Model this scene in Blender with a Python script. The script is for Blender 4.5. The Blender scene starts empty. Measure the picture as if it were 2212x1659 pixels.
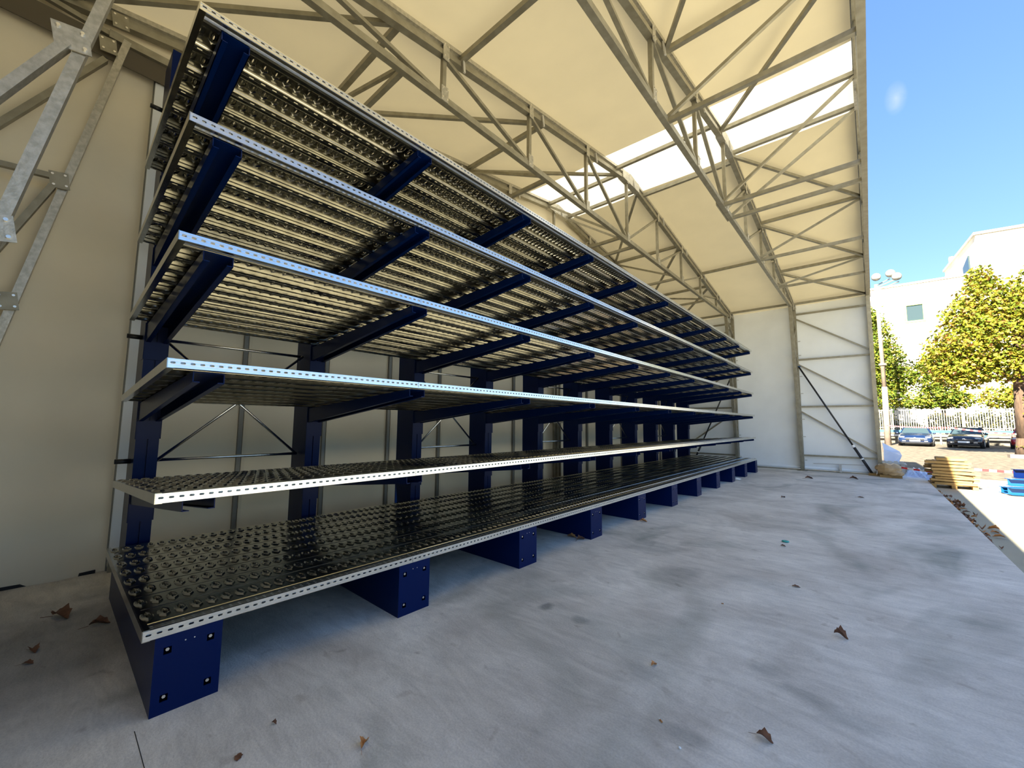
import bpy, math, random
from mathutils import Vector, Matrix
random.seed(7)
sc = bpy.context.scene
col = sc.collection
# ------------------------------------------------------------------ camera, sky, sun, exposure
# world frame: x = out of the hall (towards the yard), y = along the rack, z = up
cam_d = bpy.data.cameras.new('camera'); cam = bpy.data.objects.new('camera', cam_d); col.objects.link(cam)
cam_d.sensor_width = 36.0; cam_d.lens = 36.0 * 875.63 / 2212.0; cam_d.clip_start = 0.05; cam_d.clip_end = 600
Rr = (0.75036542, 0.66095659, 0.00938756); Ru = (0.0557865, -0.07747096, 0.99543263); Rb = (0.65866502, -0.74641452, -0.09500399)
cam.matrix_world = Matrix(((Rr[0], Ru[0], Rb[0], 0), (Rr[1], Ru[1], Rb[1], 0), (Rr[2], Ru[2], Rb[2], 1.55), (0, 0, 0, 1)))
sc.camera = cam

SUN_EL = math.radians(36.0); SUN_AZ = math.atan2(-0.2, -1.35)   # sun stands behind the camera, slightly to the rack's side
w = bpy.data.worlds.new('sky'); sc.world = w; w.use_nodes = True
wn = w.node_tree; wn.nodes.clear()
sky = wn.nodes.new('ShaderNodeTexSky'); sky.sky_type = 'NISHITA'; sky.sun_disc = False
sky.sun_elevation = SUN_EL; sky.sun_rotation = math.pi + 0.147; sky.air_density = 1.0; sky.dust_density = 0.5; sky.ozone_density = 1.5; sky.altitude = 100
hs = wn.nodes.new('ShaderNodeMixRGB'); hs.inputs[0].default_value = 0.60          # physical sky blended with a plain clear-sky gradient
sg_t = wn.nodes.new('ShaderNodeTexCoord'); sg_s = wn.nodes.new('ShaderNodeSeparateXYZ'); sg_r = wn.nodes.new('ShaderNodeValToRGB'); el = sg_r.color_ramp.elements
el[0].position = 0.0; el[0].color = (0.85, 1.85, 2.9, 1); el[1].position = 0.85; el[1].color = (0.42, 1.05, 2.7, 1); e2 = el.new(0.3); e2.color = (0.56, 1.35, 2.9, 1)
wn.links.new(sg_t.outputs['Generated'], sg_s.inputs[0]); wn.links.new(sg_s.outputs[2], sg_r.inputs[0])
# one thin wisp of cloud, low over the yard
tc = wn.nodes.new('ShaderNodeTexCoord'); mp = wn.nodes.new('ShaderNodeMapping'); mp.inputs['Scale'].default_value = (20, 8, 30)
cn = wn.nodes.new('ShaderNodeTexNoise'); cn.inputs['Scale'].default_value = 2.2; cn.inputs['Detail'].default_value = 6; cn.inputs['Distortion'].default_value = 0.6
cs = wn.nodes.new('ShaderNodeVectorMath'); cs.operation = 'SUBTRACT'; cs.inputs[1].default_value = (0.0589, 0.8516, 0.5209)
cm = wn.nodes.new('ShaderNodeVectorMath'); cm.operation = 'MULTIPLY'; cm.inputs[1].default_value = (70, 17, 45)
cl = wn.nodes.new('ShaderNodeVectorMath'); cl.operation = 'LENGTH'; cg = wn.nodes.new('ShaderNodeMapRange'); cg.inputs[1].default_value = 0.0; cg.inputs[2].default_value = 1.0; cg.inputs[3].default_value = 0.75; cg.inputs[4].default_value = 0.0
cr = wn.nodes.new('ShaderNodeMath'); cr.operation = 'MULTIPLY'
wn.links.new(tc.outputs['Generated'], cs.inputs[0]); wn.links.new(cs.outputs[0], cm.inputs[0]); wn.links.new(cm.outputs[0], cl.inputs[0]); wn.links.new(cl.outputs['Value'], cg.inputs[0]); wn.links.new(cg.outputs[0], cr.inputs[1])
mx = wn.nodes.new('ShaderNodeMixRGB'); mx.inputs[2].default_value = (2.6, 2.8, 3.0, 1)
bg = wn.nodes.new('ShaderNodeBackground'); bg.inputs['Strength'].default_value = 0.225
wo = wn.nodes.new('ShaderNodeOutputWorld')
L = wn.links.new
L(sky.outputs[0], hs.inputs[1]); L(sg_r.outputs[0], hs.inputs[2]); L(tc.outputs['Generated'], mp.inputs[0]); L(mp.outputs[0], cn.inputs['Vector']); L(cn.outputs[0], cr.inputs[0])
L(cr.outputs[0], mx.inputs[0]); L(hs.outputs[0], mx.inputs[1]); L(mx.outputs[0], bg.inputs[0]); L(bg.outputs[0], wo.inputs[0])

sd = bpy.data.lights.new('sun', 'SUN'); sd.energy = 22.0; sd.angle = 0.009; sd.color = (1.0, 0.93, 0.78)
so = bpy.data.objects.new('sun', sd); col.objects.link(so)
so.rotation_euler = Vector((-0.2, -1.35, 1.0)).to_track_quat('Z', 'Y').to_euler(); so.location = (-10, -30, 30)
sc.view_settings.view_transform = 'Standard'; sc.view_settings.look = 'None'; sc.view_settings.gamma = 1.0
sc.view_settings.use_curve_mapping = False; sc.view_settings.exposure = 0.80

# ------------------------------------------------------------------ materials
def mat(name, color, rough=0.6, metal=0.0, noise=None, bump=None, spec=None, stretch=None):
    """noise=(scale, color2, lo, hi)   bump=(scale, strength)"""
    m = bpy.data.materials.new(name); m.use_nodes = True; nt = m.node_tree
    b = nt.nodes['Principled BSDF']; b.inputs['Roughness'].default_value = rough; b.inputs['Metallic'].default_value = metal
    if spec is not None: b.inputs['Specular IOR Level'].default_value = spec
    b.inputs['Base Color'].default_value = (*color, 1)
    t = nt.nodes.new('ShaderNodeTexCoord'); src = t.outputs['Object']
    if stretch:
        q = nt.nodes.new('ShaderNodeMapping'); q.inputs['Scale'].default_value = stretch; nt.links.new(src, q.inputs[0]); src = q.outputs[0]
    if noise:
        n = nt.nodes.new('ShaderNodeTexNoise'); n.inputs['Scale'].default_value = noise[0]; n.inputs['Detail'].default_value = 6
        r = nt.nodes.new('ShaderNodeValToRGB'); r.color_ramp.elements[0].position = noise[2]; r.color_ramp.elements[1].position = noise[3]
        r.color_ramp.elements[0].color = (*color, 1); r.color_ramp.elements[1].color = (*noise[1], 1)
        nt.links.new(src, n.inputs['Vector']); nt.links.new(n.outputs[0], r.inputs[0]); nt.links.new(r.outputs[0], b.inputs['Base Color'])
    if bump:
        n = nt.nodes.new('ShaderNodeTexNoise'); n.inputs['Scale'].default_value = bump[0]; n.inputs['Detail'].default_value = 5
        u = nt.nodes.new('ShaderNodeBump'); u.inputs['Strength'].default_value = bump[1]; u.inputs['Distance'].default_value = 0.02
        nt.links.new(src, n.inputs['Vector']); nt.links.new(n.outputs[0], u.inputs['Height']); nt.links.new(u.outputs[0], b.inputs['Normal'])
    return m

def fabric(name, color, trans, tcol):
    """coated canvas: mostly opaque diffuse, lets a little daylight through"""
    m = mat(name, color, 0.55, 0, (1.3, tuple(c * 0.93 for c in color), 0.35, 0.7), (2.2, 0.25)); nt = m.node_tree
    b = nt.nodes['Principled BSDF']; b.inputs['Specular IOR Level'].default_value = 0.25
    tr = nt.nodes.new('ShaderNodeBsdfTranslucent'); tr.inputs[0].default_value = (*tcol, 1)
    ms = nt.nodes.new('ShaderNodeMixShader'); ms.inputs[0].default_value = trans
    nt.links.new(b.outputs[0], ms.inputs[1]); nt.links.new(tr.outputs[0], ms.inputs[2]); nt.links.new(ms.outputs[0], nt.nodes['Material Output'].inputs[0])
    return m

STAINS_AND_PATCHES = [(-2.15, 2.91, 0.07, 0.09, 0.5), (-1.81, 2.89, 0.09, 0.08, 0.7), (-1.57, 4.50, 0.22, 0.3, 0.72), (-0.58, 3.13, 0.16, 0.1, 0.75), (-0.37, 3.00, 0.18, 0.08, 0.72), (-0.19, 2.92, 0.2, 0.1, 0.78), (-1.16, 2.59, 0.16, 0.12, 0.8), (-0.78, 2.22, 0.14, 0.08, 0.75), (-2.21, 5.16, 0.5, 0.35, 0.8), (-0.91, 4.74, 0.5, 0.2, 0.88), (-4.28, 0.10, 0.9, 0.8, 0.6), (0.65, 7.58, 0.5, 0.5, 0.82), (-2.97, 7.79, 0.9, 0.6, 0.82)]
def concrete_mat():
    m = bpy.data.materials.new('concrete'); m.use_nodes = True; nt = m.node_tree; N = nt.nodes.new; K = nt.links.new
    b = nt.nodes['Principled BSDF']; t = N('ShaderNodeTexCoord')
    def noise(s, d, st=None, rgh=0.6, dist=0):
        n = N('ShaderNodeTexNoise'); n.inputs['Scale'].default_value = s; n.inputs['Detail'].default_value = d; n.inputs['Roughness'].default_value = rgh
        n.inputs['Distortion'].default_value = dist
        if st:
            q = N('ShaderNodeMapping'); q.inputs['Scale'].default_value = st; q.inputs['Rotation'].default_value = (0, 0, 0.35); K(t.outputs['Object'], q.inputs[0]); K(q.outputs[0], n.inputs['Vector'])
        else: K(t.outputs['Object'], n.inputs['Vector'])
        return n.outputs[0]
    def ramp(src, a, ca, z, cz):
        r = N('ShaderNodeValToRGB'); e = r.color_ramp.elements; e[0].position = a; e[1].position = z; e[0].color = (*ca, 1); e[1].color = (*cz, 1); K(src, r.inputs[0]); return r.outputs[0]
    def mul(a, c, f):
        x = N('ShaderNodeMixRGB'); x.blend_type = 'MULTIPLY'; x.inputs[0].default_value = f; K(a, x.inputs[1]); K(c, x.inputs[2]); return x.outputs[0]
    base = ramp(noise(0.9, 5, None, 0.6, 0.6), 0.3, (0.56, 0.515, 0.455), 0.72, (0.88, 0.835, 0.755))
    blot = ramp(noise(0.55, 3, (1.3, 0.8, 1), 0.55, 1.2), 0.52, (1, 1, 1), 0.72, (0.52, 0.56, 0.55))
    trowel = ramp(noise(2.2, 7, (1.0, 3.2, 1), 0.7, 1.5), 0.35, (0.80, 0.80, 0.80), 0.62, (1.05, 1.05, 1.05))
    grain = ramp(noise(85, 3), 0.3, (0.80, 0.80, 0.80), 0.62, (1.06, 1.06, 1.06))
    spots = ramp(noise(7, 2, None, 0.5, 0.5), 0.66, (1, 1, 1), 0.76, (0.70, 0.67, 0.64))
    c = mul(mul(mul(mul(base, blot, 0.9), trowel, 0.8), grain, 0.6), spots, 0.7)
    # a few darker stains, and a broad darker patch in the left corner, where the photo shows them
    for (sx, sy, rx, ry, st) in STAINS_AND_PATCHES:
        q = N('ShaderNodeMapping'); q.vector_type = 'TEXTURE'; q.inputs['Location'].default_value = (sx + rx * .45, sy + ry * .45, 0); q.inputs['Scale'].default_value = (rx, ry, 1)
        nz = N('ShaderNodeTexNoise'); nz.inputs['Scale'].default_value = 9.0 if rx < .2 else 3.0; nz.inputs['Detail'].default_value = 4; K(t.outputs['Object'], nz.inputs['Vector'])
        av = N('ShaderNodeVectorMath'); av.operation = 'MULTIPLY_ADD'; av.inputs[1].default_value = (rx * .9, ry * .9, 0); K(nz.outputs['Color'], av.inputs[0]); K(t.outputs['Object'], av.inputs[2])
        K(av.outputs[0], q.inputs[0]); gd = N('ShaderNodeTexGradient'); gd.gradient_type = 'SPHERICAL'; K(q.outputs[0], gd.inputs[0])
        c = mul(c, ramp(gd.outputs['Fac'], 0.0, (1, 1, 1), 0.55, (st, st * 1.02, st * 1.03)), 1.0)
    K(c, b.inputs['Base Color']); b.inputs['Roughness'].default_value = 0.80; b.inputs['Specular IOR Level'].default_value = 0.35
    u = N('ShaderNodeBump'); u.inputs['Strength'].default_value = 0.55; u.inputs['Distance'].default_value = 0.006; K(noise(60, 4, (1, 1.3, 1)), u.inputs['Height'])
    u2 = N('ShaderNodeBump'); u2.inputs['Strength'].default_value = 0.15; u2.inputs['Distance'].default_value = 0.02; K(noise(3.2, 5, (1, 3, 1), 0.6, 1.0), u2.inputs['Height'])
    K(u.outputs[0], u2.inputs['Normal']); K(u2.outputs[0], b.inputs['Normal'])
    return m

M = {}
M['concrete'] = concrete_mat()
M['yard'] = mat('yard_concrete', (0.34, 0.31, 0.225), 0.85, 0, (0.8, (0.42, 0.385, 0.28), 0.35, 0.7), (20, 0.3))
M['gravel'] = mat('gravel', (0.075, 0.06, 0.04), 0.95, 0, (5.5, (0.15, 0.12, 0.08), 0.35, 0.65), (30, 0.8), None, (1, 0.5, 1))
M['roof'] = fabric('roof_canvas', (0.70, 0.62, 0.42), 0.031, (1.0, 0.86, 0.55))
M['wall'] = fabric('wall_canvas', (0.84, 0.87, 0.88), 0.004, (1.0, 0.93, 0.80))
M['gable'] = fabric('shaded_gable_canvas', (0.82, 0.745, 0.57), 0.003, (1.0, 0.93, 0.80))  # duller and warmer than the wall canvas: depth of shade put into the colour
M['nearw'] = fabric('bounce_cut_canvas', (0.40, 0.36, 0.30), 0.002, (1, .9, .8))  # for the unseen near wall, kept dark to cut bounced light indoors
M['strip'] = mat('shade_brown', (0.09, 0.075, 0.05), 0.7)
M['postg'] = mat('grey_post', (0.22, 0.215, 0.19), 0.5, 0.3)
M['skyl'] = fabric('skylight_canvas', (0.85, 0.83, 0.72), 0.19, (1.0, 0.95, 0.80))
M['galv'] = mat('galvanised_steel', (0.40, 0.385, 0.33), 0.42, 0.75, (26, (0.54, 0.52, 0.46), 0.35, 0.65), (60, 0.1))
M['galvd'] = mat('weathered_galvanised_steel', (0.27, 0.25, 0.19), 0.45, 0.6, (9, (0.34, 0.32, 0.25), 0.35, 0.65), (60, 0.05))
M['deck'] = mat('sheet_steel', (0.38, 0.37, 0.32), 0.17, 1.0, (9, (0.50, 0.49, 0.43), 0.3, 0.7), (14, 0.04))
M['rail'] = mat('bright_sheet_steel', (0.86, 0.86, 0.82), 0.24, 1.0, (12, (0.93, 0.93, 0.90), 0.3, 0.7), (18, 0.04))
M['blue'] = mat('blue_paint', (0.0005, 0.009, 0.065), 0.33, 0, None, (30, 0.03), 0.13)
M['black'] = mat('black_steel', (0.012, 0.013, 0.016), 0.4)
M['bolt'] = mat('bolt_steel', (0.85, 0.83, 0.78), 0.25, 1.0)
M['white'] = mat('white_plastic', (0.85, 0.85, 0.83), 0.45)
M['dark'] = mat('dark_gap', (0.02, 0.02, 0.022), 0.8)
M['wood'] = mat('sawn_timber', (0.27, 0.155, 0.045), 0.75, 0, (6, (0.38, 0.24, 0.085), 0.3, 0.7), (40, 0.2), None, (0.5, 6, 6))
M['woodg'] = mat('weathered_timber', (0.40, 0.36, 0.30), 0.85, 0, (6, (0.55, 0.50, 0.42), 0.3, 0.7), (40, 0.2))
M['paper'] = mat('brown_wrap', (0.38, 0.24, 0.10), 0.5, 0, (3, (0.55, 0.38, 0.19), 0.35, 0.65), (7, 0.5))
M['sheet'] = mat('pale_plastic_sheet', (0.48, 0.52, 0.64), 0.35, 0, (3, (0.60, 0.63, 0.72), 0.3, 0.7), (5, 0.6))
M['cyan'] = mat('light_blue_paint', (0.006, 0.075, 0.24), 0.35)
M['red'] = mat('red_tape', (0.75, 0.04, 0.04), 0.5)
M['leafb'] = mat('dry_brown_leaf', (0.12, 0.05, 0.025), 0.75, 0, (30, (0.22, 0.10, 0.05), 0.3, 0.7))
M['leafo'] = mat('dry_orange_leaf', (0.42, 0.16, 0.04), 0.7, 0, (30, (0.55, 0.27, 0.09), 0.3, 0.7))
M['teal'] = mat('teal_plastic', (0.02, 0.36, 0.33), 0.4)
M['bldg'] = mat('pale_render', (0.56, 0.50, 0.39), 0.85, 0, (0.25, (0.70, 0.65, 0.55), 0.35, 0.65))
M['green'] = mat('green_frame', (0.28, 0.50, 0.06), 0.5)
M['glass'] = mat('window_glass', (0.035, 0.055, 0.06), 0.08, 0, None, None, 0.5)
M['bark'] = mat('bark', (0.05, 0.03, 0.018), 0.95, 0, (9, (0.10, 0.06, 0.035), 0.35, 0.65), (12, 0.8), None, (1, 1, 0.25))
M['post'] = mat('concrete_post', (0.20, 0.15, 0.11), 0.85, 0, (3, (0.27, 0.22, 0.17), 0.3, 0.7))
M['fence'] = mat('fence_metal', (0.20, 0.195, 0.17), 0.5, 0.3)
M['rwall'] = mat('retaining_wall', (0.09, 0.082, 0.062), 0.9, 0, (2.5, (0.18, 0.165, 0.125), 0.35, 0.65), (14, 0.6))
M['cable'] = mat('pale_metal', (0.50, 0.49, 0.46), 0.5, 0.3)

def leaves_mat(name, stops):
    m = bpy.data.materials.new(name); m.use_nodes = True; nt = m.node_tree; b = nt.nodes['Principled BSDF']
    g = nt.nodes.new('ShaderNodeNewGeometry'); r = nt.nodes.new('ShaderNodeValToRGB'); e = r.color_ramp.elements
    while len(e) < len(stops): e.new(0.5)
    for q, (p_, c_) in zip(e, stops): q.position = p_; q.color = (*c_, 1)
    nt.links.new(g.outputs['Random Per Island'], r.inputs[0]); nt.links.new(r.outputs[0], b.inputs['Base Color'])
    b.inputs['Roughness'].default_value = 0.6; b.inputs['Specular IOR Level'].default_value = 0.2
    tr = nt.nodes.new('ShaderNodeBsdfTranslucent'); ms = nt.nodes.new('ShaderNodeMixShader'); ms.inputs[0].default_value = 0.25
    nt.links.new(r.outputs[0], tr.inputs[0]); nt.links.new(b.outputs[0], ms.inputs[1]); nt.links.new(tr.outputs[0], ms.inputs[2])
    nt.links.new(ms.outputs[0], nt.nodes['Material Output'].inputs[0])
    return m
M['leaf_y'] = leaves_mat('autumn_foliage', [(0, (0.07, 0.11, 0.01)), (0.35, (0.13, 0.15, 0.01)), (0.7, (0.26, 0.235, 0.015)), (0.93, (0.30, 0.18, 0.03)), (1, (0.50, 0.20, 0.10))])
M['leaf_g'] = leaves_mat('green_foliage', [(0, (0.05, 0.09, 0.01)), (0.5, (0.09, 0.125, 0.01)), (0.85, (0.18, 0.185, 0.015)), (1, (0.34, 0.26, 0.04))])
M['leaf_d'] = leaves_mat('hedge_foliage', [(0, (0.02, 0.025, 0.02)), (0.6, (0.05, 0.06, 0.025)), (1, (0.16, 0.14, 0.04))])
def paint(name, c):
    m = mat(name, c, 0.22, 0.1, None, None, 0.6); m.node_tree.nodes['Principled BSDF'].inputs['Coat Weight'].default_value = 0.6; return m
M['car_navy'] = paint('navy_car_paint', (0.006, 0.017, 0.055)); M['car_black'] = paint('black_car_paint', (0.008, 0.008, 0.014)); M['car_red'] = paint('red_car_paint', (0.42, 0.02, 0.02))
M['tyre'] = mat('tyre_rubber', (0.02, 0.02, 0.02), 0.8); M['lamp'] = mat('headlamp_glass', (0.42, 0.43, 0.42), 0.15, 0.3)

# ------------------------------------------------------------------ mesh helpers
class MB:
    def __init__(s): s.v = []; s.f = []
    def quad(s, a, b, c, d): n = len(s.v); s.v += [tuple(a), tuple(b), tuple(c), tuple(d)]; s.f.append((n, n + 1, n + 2, n + 3)); return s
    def hexa(s, p):
        n = len(s.v); s.v += [tuple(q) for q in p]
        for f in ((0, 3, 2, 1), (4, 5, 6, 7), (0, 1, 5, 4), (1, 2, 6, 5), (2, 3, 7, 6), (3, 0, 4, 7)): s.f.append(tuple(n + i for i in f))
        return s
    def box(s, x0, x1, y0, y1, z0, z1):
        return s.hexa([(x0, y0, z0), (x1, y0, z0), (x1, y1, z0), (x0, y1, z0), (x0, y0, z1), (x1, y0, z1), (x1, y1, z1), (x0, y1, z1)])
    def bar(s, a, b, w_, h_, up=(0, 0, 1)):
        a = Vector(a); b = Vector(b); d = (b - a).normalized(); up = Vector(up)
        if abs(d.dot(up)) > 0.99: up = Vector((0, 1, 0)) if abs(d.y) < 0.9 else Vector((1, 0, 0))
        r = d.cross(up).normalized() * w_ / 2; u = d.cross(r).normalized() * h_ / 2
        return s.hexa([a - r - u, a + r - u, b + r - u, b - r - u, a - r + u, a + r + u, b + r + u, b - r + u])
    def tube(s, a, b, r, n=8, r2=None, cap=True):
        a = Vector(a); b = Vector(b); d = (b - a).normalized(); r2 = r if r2 is None else r2
        t = Vector((0, 0, 1)) if abs(d.z) < 0.9 else Vector((1, 0, 0)); p = d.cross(t).normalized(); q = d.cross(p); k = len(s.v)
        for c_, rr in ((a, r), (b, r2)):
            for i in range(n): g = 2 * math.pi * i / n; s.v.append(tuple(c_ + (p * math.cos(g) + q * math.sin(g)) * rr))
        for i in range(n): j = (i + 1) % n; s.f.append((k + i, k + j, k + n + j, k + n + i))
        if cap: s.f.append(tuple(k + i for i in reversed(range(n)))); s.f.append(tuple(k + n + i for i in range(n)))
        return s
    def ellip(s, c, rx, ry, rz, nu=10, nv=6, jit=0):
        k = len(s.v)
        for j in range(nv + 1):
            ph = -math.pi / 2 + math.pi * j / nv
            for i in range(nu):
                th = 2 * math.pi * i / nu; q = 1 + random.uniform(-jit, jit)
                s.v.append((c[0] + rx * q * math.cos(ph) * math.cos(th), c[1] + ry * q * math.cos(ph) * math.sin(th), c[2] + rz * q * math.sin(ph)))
        for j in range(nv):
            for i in range(nu): a = k + j * nu + i; b = k + j * nu + (i + 1) % nu; s.f.append((a, b, b + nu, a + nu))
        return s
    def build(s, name, m, parent=None, smooth=False):
        me = bpy.data.meshes.new(name)
        o0 = Vector((0, 0, 0))
        if parent is not None and parent.get('_o'): o0 = Vector(parent['_o'])
        me.from_pydata([(v[0] - o0.x, v[1] - o0.y, v[2] - o0.z) for v in s.v], [], s.f); me.materials.append(m); me.validate(); me.update()
        if smooth: me.polygons.foreach_set('use_smooth', [True] * len(me.polygons))
        o = bpy.data.objects.new(name, me); col.objects.link(o)
        if parent is not None:
            o.parent = parent
            o['_o'] = tuple(o0)
        return o

def tag(o, label=None, cat=None, group=None, kind=None):
    if label: o['label'] = label
    if cat: o['category'] = cat
    if group: o['group'] = group
    if kind: o['kind'] = kind
    return o
def empty(name, loc, label=None, cat=None, group=None, kind=None):
    """an Empty at the thing's base; meshes built under it are given in world coordinates"""
    o = bpy.data.objects.new(name, None); col.objects.link(o); o.location = loc; o['_o'] = tuple(loc); o.empty_display_size = 0.1
    return tag(o, label, cat, group, kind)
def inst(name, me, parent, loc=(0, 0, 0), rot=(0, 0, 0), scl=(1, 1, 1)):
    """a further part that shares mesh data; loc is local to the parent"""
    o = bpy.data.objects.new(name, me); col.objects.link(o); o.parent = parent; o.location = loc; o.rotation_euler = rot; o.scale = scl; o['_o'] = (0, 0, 0); return o
def wavy(x, y, s=1.0): return math.sin(x * 1.7 + y * 0.9 + s) * 0.5 + math.sin(x * 0.6 - y * 2.3 + s * 2.1) * 0.35 + math.sin(y * 5.1 + x * 0.4 + s) * 0.15

# ------------------------------------------------------------------ main dimensions
RIDGE_Y, RIDGE_Z, SLOPE = 8.35, 7.27, 0.155
VD, VA, VB, VC = -5.85, -3.85, -1.85, 0.15
Y0W, Y1W = -0.85, 17.5          # inner faces of the two long walls
BACKX = -6.0
ZC = 5.62                       # bottom chord
def zr(y): return RIDGE_Z - SLOPE * abs(y - RIDGE_Y)

# ------------------------------------------------------------------ the setting
# ground outside (rises slightly beyond the hall), slab of the hall
def gz(y): return -0.10 + max(0.0, y - 18) * 0.010
g = MB(); ys = [-60, 0, 18, 19.5, 30, 40, 60, 140]
for a, b in zip(ys[:3], ys[1:4]): g.quad((-60, a, gz(a)), (120, a, gz(a)), (120, b, gz(b)), (-60, b, gz(b)))
gobj = tag(g.build('yard_ground', M['yard']), 'pale concrete yard outside the hall', 'ground', None, 'structure')
g = MB()
for a, b in zip(ys[3:-1], ys[4:]): g.quad((-60, a, gz(a)), (120, a, gz(a)), (120, b, gz(b)), (-60, b, gz(b)))
tag(g.build('gravel_ground', M['gravel']), 'brown gravel and leaf strewn car park ground', 'ground', None, 'structure')
fl = MB().box(-9, 1.14, -6, 18.6, -0.30, 0.0).build('floor', M['concrete']); tag(fl, 'grey stained concrete slab floor of the hall', 'floor', None, 'structure')
# saw-cut joint in the slab
jt = MB().box(-2.84, -2.50, 0.397, 0.400, 0.0, 0.0012); jt.build('joint', M['dark'], fl)

# ceiling: canvas sheets between the frames, translucent ridge sheets
ce = empty('ceiling', (RIDGE_Y * 0, 0, 0), 'cream canvas roof with a translucent strip along the ridge', 'ceiling', None, 'structure')
def canvas(x0, x1, y0, y1, nx, ny, m, name, par, sag=0.035):
    b = MB(); k = 0
    for j in range(ny + 1):
        y = y0 + (y1 - y0) * j / ny
        for i in range(nx + 1):
            x = x0 + (x1 - x0) * i / nx; t = (i / nx) * (1 - i / nx) * 4
            b.v.append((x, y, zr(y) - sag * t * (0.6 + 0.4 * wavy(x * 1.2, y * 0.5, x0)) - 0.004))
    for j in range(ny):
        for i in range(nx): a = j * (nx + 1) + i; b.f.append((a, a + 1, a + nx + 2, a + nx + 1))
    return b.build(name, m, par, True)
bays = [(BACKX - 0.1, VD), (VD, VA), (VA, VB), (VB, VC), (VC, VC + 0.07)]
SK0, SK1 = 7.22, 9.05
for (a, b) in bays:
    n = 8 if b - a > 1 else 2
    sg = 0.035 if b - a > 1 else 0.0
    canvas(a, b, Y0W - 0.1, SK0, n, 24, M['roof'], 'canvas_sheet', ce, sg)
    canvas(a, b, SK0, RIDGE_Y, n, 4, M['skyl'], 'skylight_sheet', ce, sg)
    canvas(a, b, RIDGE_Y, SK1, n, 4, M['skyl'], 'skylight_sheet', ce, sg)
    canvas(a, b, SK1, Y1W + 0.1, n, 24, M['roof'], 'canvas_sheet', ce, sg)

def wall_panel(name, m, par, p0, p1, z0, z1f, nrm, nx, nz, amp, seed):
    """vertical sheet of canvas from p0 to p1 (xy) with soft horizontal folds; z1f(x,y) gives the top"""
    b = MB()
    for j in range(nz + 1):
        for i in range(nx + 1):
            t = i / nx; x = p0[0] + (p1[0] - p0[0]) * t; y = p0[1] + (p1[1] - p0[1]) * t; zt = z1f(x, y); z = z0 + (zt - z0) * j / nz
            e = min(1, 4 * t * (1 - t) + 0.1) if nx > 3 else 1
            d = amp * (math.sin(z * 3.1 + seed + 0.8 * math.sin(t * 3 + seed)) * 0.6 + math.sin(z * 8.3 + t * 2 + seed * 3) * 0.25 + math.sin(t * 9 + seed) * 0.3) * e * max(0.15, 1 - z / 6.5)
            b.v.append((x + nrm[0] * d, y + nrm[1] * d, z))
    for j in range(nz):
        for i in range(nx): a = j * (nx + 1) + i; b.f.append((a, a + 1, a + nx + 2, a + nx + 1))
    return b.build(name, m, par, True)
wb = empty('wall_back', (BACKX, 8, 0), 'white canvas gable wall behind the rack', 'wall', None, 'structure')
edges = [Y0W, 0.50] + [1.58 + 1.045 * i for i in range(16)]
edges = [e for e in edges if e < Y1W - 0.2] + [Y1W]
for i, (a, b) in enumerate(zip(edges[:-1], edges[1:])):
    wall_panel('canvas_panel', M['gable'], wb, (BACKX, a), (BACKX, b), 0.0, lambda x, y: zr(y) - 0.01, (1, 0), 8, 70, 0.06 if i else 0.11, i * 1.7)
    if 0 < i: MB().box(BACKX + 0.0, BACKX + 0.05, a - 0.01, a + 0.035, 0.0, min(5.55, zr(a) - .1)).build('panel_post', M['postg'], wb)
    if 0 < i: MB().box(BACKX + 0.0, BACKX + 0.06, a + 0.040, a + 0.075, 0.0, min(5.55, zr(a) - .1)).build('panel_rib', M['gable'], wb)
MB().box(BACKX + 0.0, BACKX + 0.09, 0.50, 0.60, 0.05, 5.38).build('panel_post', M['wall'], wb)
MB().box(BACKX + 0.13, BACKX + 0.14, Y0W, 1.1, 5.36, 5.60).build('chord_shade', M['strip'], wb)  # dark band added as the shade below the truss's bottom chord
MB().box(BACKX + 0.0, BACKX + 0.05, 0.61, 0.74, 0.0, 5.36).build('panel_post', M['wall'], wb)
MB().box(BACKX - 0.02, BACKX + 0.05, Y0W, 0.42, -0.0, 0.03).build('bottom_gap', M['dark'], wb)
MB().box(BACKX + 0.09, BACKX + 0.13, 0.50, 0.56, 0.0, 0.20).build('strap_anchor', M['galvd'], wb)

wf = empty('wall_far', (0, Y1W, 0), 'white canvas long wall at the far end', 'wall', None, 'structure')
wn_ = empty('wall_near', (0, Y0W, 0), 'unseen canvas long wall beside the camera, darkened to cut bounced light', 'wall', None, 'structure')
for i, (a, b) in enumerate([(BACKX, VD), (VD, VA), (VA, VB), (VB, VC + 0.02)]):
    wall_panel('canvas_panel', M['wall'], wf, (a, Y1W), (b, Y1W), 0.14, lambda x, y: zr(Y1W), (0, -1), 12, 40, 0.012, i * 2.1)
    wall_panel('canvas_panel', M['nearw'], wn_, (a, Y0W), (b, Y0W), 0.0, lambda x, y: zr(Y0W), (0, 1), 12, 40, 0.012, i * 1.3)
MB().tube((BACKX, Y1W - 0.03, 0.10), (VC, Y1W - 0.03, 0.10), 0.055, 10).build('bottom_roll', M['wall'], wf, True)
MB().bar((BACKX, Y1W - 0.05, 0.02), (VC, Y1W - 0.05, 0.02), 0.05, 0.04).build('base_rail', M['galvd'], wf)

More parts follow.
